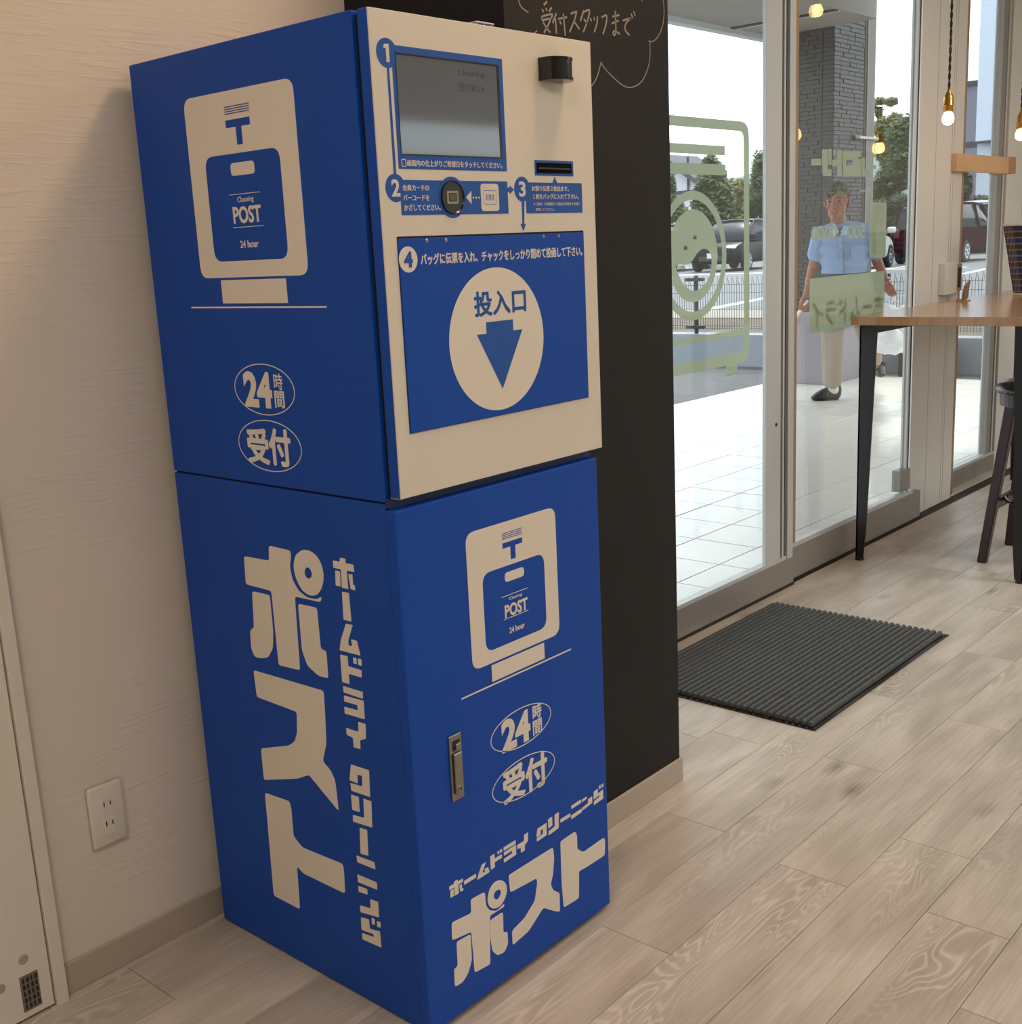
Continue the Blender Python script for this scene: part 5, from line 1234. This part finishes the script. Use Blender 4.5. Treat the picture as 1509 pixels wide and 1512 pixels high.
# gabled house
HXs = 55.0
hs = empty('gabled_house', tuple(far(1010, 300, HXs)), 'white gabled house with dark roof and timber lines, behind the washer sticker', 'house')
h0, h1 = far(985, 330, HXs), far(1030, 330, HXs)
zE, zR = far(1000, 278, HXs).z, far(1000, 240, HXs).z
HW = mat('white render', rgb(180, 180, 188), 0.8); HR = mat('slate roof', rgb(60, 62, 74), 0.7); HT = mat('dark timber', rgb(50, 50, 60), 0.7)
ya, yb_ = h1.y, h0.y + 1.2
bx('house_wall', HW, hs, HXs, HXs + 3, ya, yb_, 0.28, zE)
bm = bmesh.new(); ym = (ya + yb_) / 2 + 0.4
pr_ = [(ya - .3, zE), (ym, zR + .1), (yb_ + .3, zE)]
A_ = [bm.verts.new((HXs + .05, y, z)) for y, z in pr_]; B_ = [bm.verts.new((HXs + 3, y, z)) for y, z in pr_]
bm.faces.new(A_); bm.faces.new(B_[::-1])
for k in range(3): bm.faces.new((A_[k], A_[(k + 1) % 3], B_[(k + 1) % 3], B_[k]))
done(bm, 'gable', HW, hs)
bm = bmesh.new()
for (y0, z0), (y1, z1) in (((ya - .5, zE - .12), (ym, zR + .2)), ((ym, zR + .2), (yb_ + .5, zE - .12))):
    v = [bm.verts.new(q) for q in ((HXs - .4, y0, z0), (HXs - .4, y1, z1), (HXs + 3.2, y1, z1), (HXs + 3.2, y0, z0), (HXs - .4, y0, z0 + .28), (HXs - .4, y1, z1 + .28), (HXs + 3.2, y1, z1 + .28), (HXs + 3.2, y0, z0 + .28))]
    for f in ((0, 1, 2, 3), (4, 7, 6, 5), (0, 4, 5, 1), (3, 2, 6, 7), (0, 3, 7, 4), (1, 5, 6, 2)): bm.faces.new([v[i] for i in f])
done(bm, 'roof', HR, hs)
bx('timber_band', HT, hs, HXs - .05, HXs, ya, yb_, zE - .35, zE - .15)
bx('timber_post', HT, hs, HXs - .05, HXs, ya + .5, ya + .62, zE - .2, zE + 1.6)
for y in (ya + 1.2, ya + 3.0): 
    f = bx('window', HT, hs, HXs - .04, HXs + .02, y, y + .8, zE - 1.8, zE - .8); bx('pane', CGL, f, HXs - .05, HXs - .04, y + .06, y + .74, zE - 1.74, zE - .86)
# distant hill
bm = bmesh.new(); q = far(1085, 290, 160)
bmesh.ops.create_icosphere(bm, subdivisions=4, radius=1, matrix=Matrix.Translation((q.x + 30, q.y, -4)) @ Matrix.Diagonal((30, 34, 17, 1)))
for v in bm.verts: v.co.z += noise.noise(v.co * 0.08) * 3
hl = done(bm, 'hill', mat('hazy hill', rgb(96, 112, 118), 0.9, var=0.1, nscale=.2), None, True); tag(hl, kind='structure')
# pale buildings seen through the narrow window
BXs = 60.0
pbl = empty('pale_building', tuple(far(1470, 300, BXs)), 'tall pale blue-white building filling the narrow window at right', 'building')
a_, b_2 = far(1437, 290, BXs), far(1530, 290, BXs)
zt_ = 22
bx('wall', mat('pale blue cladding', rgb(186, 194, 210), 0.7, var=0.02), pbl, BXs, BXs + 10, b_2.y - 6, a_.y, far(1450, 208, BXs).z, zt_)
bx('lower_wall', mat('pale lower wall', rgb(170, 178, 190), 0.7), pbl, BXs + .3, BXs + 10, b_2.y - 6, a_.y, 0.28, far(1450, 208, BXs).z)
bx('wall_band', HT, pbl, BXs - .04, BXs, b_2.y - 6, a_.y, far(1450, 208, BXs).z - .12, far(1450, 208, BXs).z)
gb = empty('grey_building', tuple(far(1425, 300, 66)), 'grey building with a low roof, left of the pale building in the narrow window', 'building')
a_, b_2 = far(1412, 290, 66), far(1438, 290, 66)
zg = far(1425, 128, 66).z
bx('wall', mat('grey cladding', rgb(112, 114, 128), 0.7), gb, 66, 74, b_2.y - 1, a_.y + .3, 0.28, zg); bx('roof_edge', HT, gb, 65.8, 74, b_2.y - 1, a_.y + .4, zg, zg + .25)
bx('wall_band', HT, gb, 65.95, 66, b_2.y - 1, a_.y + .3, far(1425, 210, 66).z - .3, far(1425, 210, 66).z)

# ================================================================== the man
MF = hit(1219, 593, 2, 0.0); DN = (MF - CP); DN.z = 0; DN.normalize()
RT = Vector((DN.y, -DN.x, 0))        # to the right in the picture
def mp_(px, py, off=0.0):
    """point on the upright plane through the front foot, moved off metres away from the viewer"""
    q = hitp(px, py, DN, MF.dot(DN) + off); return q
DPT = (MF - CP).dot(CF); PXM = DPT / FPX
def blob(bm, a, b, ra, rb, n=5, sq=1.0):
    a, b = Vector(a), Vector(b)
    for i in range(n + 1):
        t = i / n; bmesh.ops.create_icosphere(bm, subdivisions=2, radius=ra + (rb - ra) * t, matrix=Matrix.Translation(a.lerp(b, t)))
def ell(bm, c, rx_, ry_, rz_, ang=0.0):
    M_ = Matrix.Translation(c) @ Matrix(((RT.x, DN.x, 0, 0), (RT.y, DN.y, 0, 0), (0, 0, 1, 0), (0, 0, 0, 1))) @ Matrix.Rotation(ang, 4, 'Z') @ Matrix.Diagonal((rx_, ry_, rz_, 1))
    bmesh.ops.create_icosphere(bm, subdivisions=3, radius=1, matrix=M_)
def skin(bm, name, material, parent, vox=0.008, sm=4):
    me = bpy.data.meshes.new(name); bm.to_mesh(me); bm.free(); o = bpy.data.objects.new(name, me); COL.objects.link(o)
    md = o.modifiers.new('r', 'REMESH'); md.mode = 'VOXEL'; md.voxel_size = vox
    if sm: m2 = o.modifiers.new('s', 'SMOOTH'); m2.iterations = sm; m2.factor = .5
    me2 = bpy.data.meshes.new_from_object(o.evaluated_get(bpy.context.evaluated_depsgraph_get())); me2.name = name
    bpy.data.objects.remove(o); me2.materials.clear()
    return link(name, me2, material, parent, True)
man = empty('person', tuple(MF), 'person in a pale blue short-sleeved shirt and beige trousers walking outside, carrying white bags', 'person')
SKIN = mat('tanned skin', rgb(150, 98, 78), 0.55, var=0.06, nscale=20)
BL = lambda a, b, ra, rb, n=6: blob(bm, a, b, ra, rb, n)
bm = bmesh.new()
HS = 1.16
hc = mp_(1236, 297, -.02)
ell(bm, hc + Vector((0, 0, .022)) * HS, .072 * HS, .090 * HS, .088 * HS); ell(bm, hc + Vector((0, 0, -.035)) * HS - DN * .018, .059 * HS, .068 * HS, .080 * HS)
fa = (-DN * 0.95 - RT * 0.22 - Vector((0, 0, .12))).normalized(); sd = Vector((-fa.y, fa.x, 0)).normalized()       # face turned slightly to the left of the picture
hcc = hc + Vector((0, 0, -.01))
def fp_(f, s_, z): return hcc + fa * f * HS + sd * s_ * HS + Vector((0, 0, z * HS))
blob(bm, fp_(.076, 0, .020), fp_(.096, 0, -.018), .008 * HS, .013 * HS, 4)          # nose
for s_ in (-1, 1):
    blob(bm, fp_(.068, s_ * .045, .034), fp_(.078, s_ * .018, .034), .010, .010, 3)   # brow
    ell(bm, fp_(.058, s_ * .040, -.018), .022, .022, .020)      # cheek
    ell(bm, fp_(-.005, s_ * .078, 0), .010, .018, .032)         # ear
blob(bm, fp_(.078, .020, -.052), fp_(.078, -.020, -.052), .009, .009, 4)   # lips
ell(bm, fp_(.060, 0, -.088), .028, .028, .022)
BL(hc + Vector((0, 0, -.075)) + DN * .02, mp_(1240, 342, .02), .054, .064)
ell(bm, fp_(.020, 0, -.070), .060, .060, .040)
# torso core and arms
BL(mp_(1242, 352), mp_(1245, 412), .10, .10)
shL, shR = mp_(1212, 347, 0), mp_(1281, 343, .02)
BL(shL, mp_(1240, 345), .055, .06); BL(shR, mp_(1240, 345), .055, .06)
elL, wrL = mp_(1200, 396, .03), mp_(1190, 436, -.06)
elR, wrR = mp_(1296, 388, .03), mp_(1309, 416, -.05)
BL(shL, elL, .050, .040, 8); BL(elL, wrL, .040, .026, 8); BL(shR, elR, .050, .040, 8); BL(elR, wrR, .040, .026, 8)
def hand(wr, d, side, grip_n):
    """palm below the wrist, four fingers curled round a handle, thumb against them"""
    d = d.normalized(); n_ = DN; s_v = RT * side
    palm = wr + d * .055
    blob(bm, wr + d * .01, palm + s_v * .012, .022, .026, 4); blob(bm, palm - s_v * .012, palm + s_v * .02, .022, .020, 3)
    for k, (off, ln) in enumerate(((-.030, .030), (-.010, .034), (.011, .032), (.030, .026))):
        b0 = palm + d * .022 + s_v * off * .85 - n_ * .006
        k1 = b0 + d * ln - n_ * .004; k2 = k1 + d * ln * .45 + n_ * .022; k3 = k2 - d * ln * .40 + n_ * .014
        blob(bm, b0, k1, .0098, .0092, 4); blob(bm, k1, k2, .0092, .0085, 4); blob(bm, k2, k3, .0085, .0078, 3)
    t0 = wr + d * .035 - s_v * .024; t1 = t0 + d * .034 - s_v * .016 - n_ * .008; t2 = t1 + d * .026 + s_v * .010 - n_ * .006
    blob(bm, t0, t1, .012, .0105, 4); blob(bm, t1, t2, .0105, .009, 4)
hand(wrL, wrL - elL, -1, 0); hand(wrR, wrR - elR, 1, 0)
# legs inside the trousers, ankles
hpL, hpR = mp_(1231, 420), mp_(1262, 420, .02)
knL, anL = mp_(1229, 498, -.06), mp_(1231, 568, .0)
knR, anR = mp_(1276, 482, .10), mp_(1292, 540, .42)
BL(hpL, knL, .075, .052, 8); BL(knL, anL, .052, .036, 8); BL(hpR, knR, .075, .052, 8); BL(knR, anR, .052, .036, 8)
body = skin(bm, 'body', SKIN, man, 0.0062, 2)
# shirt
SHIRT = mat('pale blue shirt', rgb(128, 154, 192), 0.8, var=0.06, nscale=14, bump=0.25, bscale=12)
bm = bmesh.new()
chest = [(mp_(1246, 352, .01), .200, .120, .075), (mp_(1246, 368, .0), .195, .128, .085), (mp_(1247, 386, -.01), .185, .125, .085), (mp_(1246, 400, -.01), .178, .120, .065)]
for c, a, b, cc in chest: ell(bm, c, a * .97, b, cc)
BL(shL + Vector((0, 0, .004)), mp_(1236, 338), .060, .058, 6); BL(shR + Vector((0, 0, .006)), mp_(1246, 337), .062, .058, 6)
BL(shL, mp_(1205, 375, .015), .072, .068, 6); BL(shR, mp_(1292, 372, .02), .072, .066, 6)
shirt = skin(bm, 'shirt', SHIRT, man, 0.009, 5)
bm = bmesh.new()
nk = mp_(1240, 332, .0)
for s_ in (-1, 1):
    v = [nk + RT * s_ * .055 + DN * .03 + Vector((0, 0, .018)), nk + RT * s_ * .075 - DN * .05 + Vector((0, 0, -.02)), nk + RT * (s_ * .045) - DN * .11 + Vector((0, 0, -.085)), nk + RT * (s_ * .006) - DN * .095 + Vector((0, 0, -.050)), nk + RT * s_ * .040 - DN * .035 + Vector((0, 0, .012))]
    a = [bm.verts.new(q) for q in v]; b = [bm.verts.new(q - DN * .008) for q in v]
    bm.faces.new(a); bm.faces.new(b[::-1])
    for k in range(5): bm.faces.new((a[k], a[(k + 1) % 5], b[(k + 1) % 5], b[k]))
done(bm, 'collar', mat('collar pale blue', rgb(176, 196, 222), 0.8), man)
fx0 = mp_(1241, 352, -.135); fx1 = mp_(1244, 404, -.135)
bm = bmesh.new(); tube(bm, [fx0 + Vector((0, 0, 0)), fx0.lerp(fx1, .5) - DN * .002, fx1 + DN * .005], [.010, .010, .010], 6); done(bm, 'button_placket', mat('placket blue', rgb(128, 154, 192), 0.8), shirt)
for k in range(5):
    bm = bmesh.new(); bmesh.ops.create_icosphere(bm, subdivisions=2, radius=.006, matrix=Matrix.Translation(fx0.lerp(fx1, .12 + .2 * k) - DN * .011)); done(bm, 'button', mat('button', rgb(90, 110, 150), .4), shirt)
pk = mp_(1266, 372, -.130)
bm = bmesh.new(); v = [pk + RT * a_ + Vector((0, 0, b_)) for a_, b_ in ((-.045, .045), (.050, .045), (.050, -.055), (.002, -.075), (-.045, -.055))]
a = [bm.verts.new(q) for q in v]; b = [bm.verts.new(q + DN * .03) for q in v]
bm.faces.new(a[::-1]); bm.faces.new(b)
for k in range(5): bm.faces.new((a[k], a[(k + 1) % 5], b[(k + 1) % 5], b[k]))
done(bm, 'chest_pocket', MATS['placket blue'], shirt)
# trousers, belt
TRO = mat('beige trousers', rgb(158, 144, 130), 0.85, var=0.05, bump=0.3, bscale=9)
bm = bmesh.new()
ell(bm, mp_(1246, 413, .0), .168, .112, .065); ell(bm, mp_(1246, 428, .0), .172, .118, .085)
BL(hpL, knL, .100, .090, 8); BL(knL, mp_(1229, 560, -.01), .088, .078, 8); BL(hpR, knR, .096, .078, 8); BL(knR, mp_(1290, 528, .36), .078, .068, 8)
skin(bm, 'trousers', TRO, man, 0.009, 5)
bm = bmesh.new(); bc = mp_(1246, 406, .0)
for k in range(1): 
    lathe(bm, [(.172, .016), (.178, .014), (.178, -.014), (.172, -.016)], 40, Matrix.Translation(bc) @ Matrix(((RT.x, DN.x, 0, 0), (RT.y, DN.y, 0, 0), (0, 0, 1, 0), (0, 0, 0, 1))) @ Matrix.Diagonal((1, .70, 1, 1)))
done(bm, 'belt', mat('navy belt', rgb(40, 44, 66), .5), man, True)
bm = bmesh.new(); box(bm, -.014, .014, -.006, .006, -.03, .03, .003)
# hair
HAIR = mat('short greying hair', rgb(34, 30, 29), 0.7, var=0.4, nscale=120, bump=.4, bscale=160)
bm.free(); bm = bmesh.new()
ell(bm, hc + Vector((0, 0, .040)) * HS + DN * .016, .082 * HS, .096 * HS, .086 * HS); ell(bm, hc + DN * .038 + Vector((0, 0, .006)), .084 * HS, .072 * HS, .080 * HS)
ell(bm, hc + Vector((0, 0, .052)) * HS - RT * .030 - DN * .012, .056 * HS, .078 * HS, .058 * HS)
hairo = skin(bm, 'hair', HAIR, man, 0.006, 2)
for s_ in (-1, 1):
    e = fp_(.0765, s_ * .030, .014)
    bm = bmesh.new(); bmesh.ops.create_icosphere(bm, subdivisions=2, radius=.0098, matrix=Matrix.Translation(e)); done(bm, 'eye', mat('dark eye', rgb(40, 30, 28), .2), man, True)
    bm = bmesh.new(); tube(bm, [fp_(.084, s_ * .044, .034), fp_(.089, s_ * .030, .038), fp_(.089, s_ * .016, .035)], .0035, 6); done(bm, 'eyebrow', HAIR, man)
bm = bmesh.new(); tube(bm, [fp_(.087, .020, -.052), fp_(.090, 0, -.053), fp_(.087, -.020, -.052)], .0028, 6); done(bm, 'mouth', mat('lip', rgb(130, 76, 66), .5), man)
# shoes and socks
SHOE = mat('dark leather shoe', rgb(34, 26, 24), 0.35)
def shoe(heel, toe, up=Vector((0, 0, 1)), w=.045):
    bm = bmesh.new(); d = toe - heel
    for i in range(9):
        t = i / 8; c = heel + d * t; hgt = .050 * (1 - t) ** .7 + .026
        bmesh.ops.create_icosphere(bm, subdivisions=2, radius=1, matrix=Matrix.Translation(c + up * (hgt * .9)) @ Matrix.Diagonal((w * (1 - .18 * abs(t - .6) * 2), w * (1 - .18 * abs(t - .6) * 2), hgt * .92, 1)))
    o = skin(bm, 'shoe', SHOE, man, 0.007, 3)
    bm = bmesh.new(); tube(bm, [heel + up * .012, toe + up * .010], [.043, .040], 10); o2 = done(bm, 'sole', mat('black sole', rgb(14, 13, 13), .6), o)
    for v in o2.data.vertices:
        q = v.co - heel; hgt = q.dot(up); v.co -= up * (hgt - (.010 if hgt > .012 else 0.001))
SOCK = mat('white sock', rgb(232, 230, 226), .8)
hl_, to_ = hit(1236, 590, 2, 0.0), hit(1204, 591.5, 2, 0.0)
shoe(hl_, to_)
bm = bmesh.new(); blob(bm, hl_ + (to_ - hl_) * .14 + Vector((0, 0, .07)), mp_(1229, 566, 0), .040, .040, 5); skin(bm, 'sock', SOCK, man, .008, 2)
hl2 = mp_(1296, 546, .50); to2 = mp_(1301, 556.5, .36)
up2 = (Vector((0, 0, 1)) * .7 + DN * .7).normalized()
shoe(hl2, to2 + Vector((0, 0, .0)), up2)
bm = bmesh.new(); blob(bm, hl2 + Vector((0, 0, .05)), mp_(1291, 532, .40), .038, .042, 5); skin(bm, 'sock', SOCK, man, .008, 2)
bm = bmesh.new(); lathe(bm, [(.029, .008), (.032, .006), (.032, -.006), (.029, -.008)], 24, Matrix.Translation(wrR + (elR - wrR).normalized() * .015) @ (elR - wrR).to_track_quat('Z', 'Y').to_matrix().to_4x4()); done(bm, 'wristwatch', STEEL, man, True)

# bags he carries
BAG = mat('white plastic bag', rgb(226, 230, 236), 0.35, var=0.05, bump=0.6, bscale=14, spec=0.6)
def bag(name, label, top, blobs_, hw, group=None):
    t = empty(name, tuple(top), label, 'bag')
    bm = bmesh.new()
    for c, a, b, cc in blobs_: ell(bm, c, a, b, cc)
    for k in range(3): blob(bm, top, blobs_[0][0] + RT * (k - 1) * blobs_[0][1] * .5 + Vector((0, 0, blobs_[0][3] * .5)), .010, .035, 6)
    o = skin(bm, 'bag_body', BAG, t, .010, 3)
    md = o.modifiers.new('d', 'DISPLACE'); tx = bpy.data.textures.new('crumple', 'CLOUDS'); tx.noise_scale = .06; md.texture = tx; md.strength = .03; md.texture_coords = 'GLOBAL'
    bm = bmesh.new()
    tube(bm, [top + RT * hw, top + RT * hw * .6 + Vector((0, 0, .05)), top + Vector((0, 0, .072)), top - RT * hw * .6 + Vector((0, 0, .05)), top - RT * hw], .006, 8); done(bm, 'handle', BAG, t, True)
    return t
gR = wrR + (wrR - elR).normalized() * .10; gL = wrL + (wrL - elL).normalized() * .10
bag('plastic_bag', 'bulging white plastic bag in the hand nearer the white pillar', gR + Vector((0, 0, -.062)), [(mp_(1309, 502, -.20), .115, .09, .11), (mp_(1310, 472, -.18), .09, .07, .12), (mp_(1322, 508, -.20), .075, .07, .08)], .03)
bag('plastic_bag', 'white plastic bag hanging behind the legs, from the same hand', gR + Vector((0, 0, -.065)) + DN * .03, [(mp_(1338, 500, .28), .08, .08, .12), (mp_(1334, 470, .22), .05, .05, .11)], .02)
st_o = empty('white_rod', tuple(gL), 'slim white rod held low by the hand nearer the brick-tiled column', 'rod')
a, b = gL + (wrL - elL).normalized() * -.005, mp_(1166, 480, -.10)
bm = bmesh.new(); tube(bm, [a + (a - b).normalized() * .06, a, b, b + (b - a) * .9], [.010, .012, .016, .006], 10); done(bm, 'rod_shaft', BAG, st_o, True)
bm = bmesh.new(); tube(bm, [b + (b - a) * .88, b + (b - a) * 1.1], .004, 8); done(bm, 'rod_tip', STEEL, st_o)
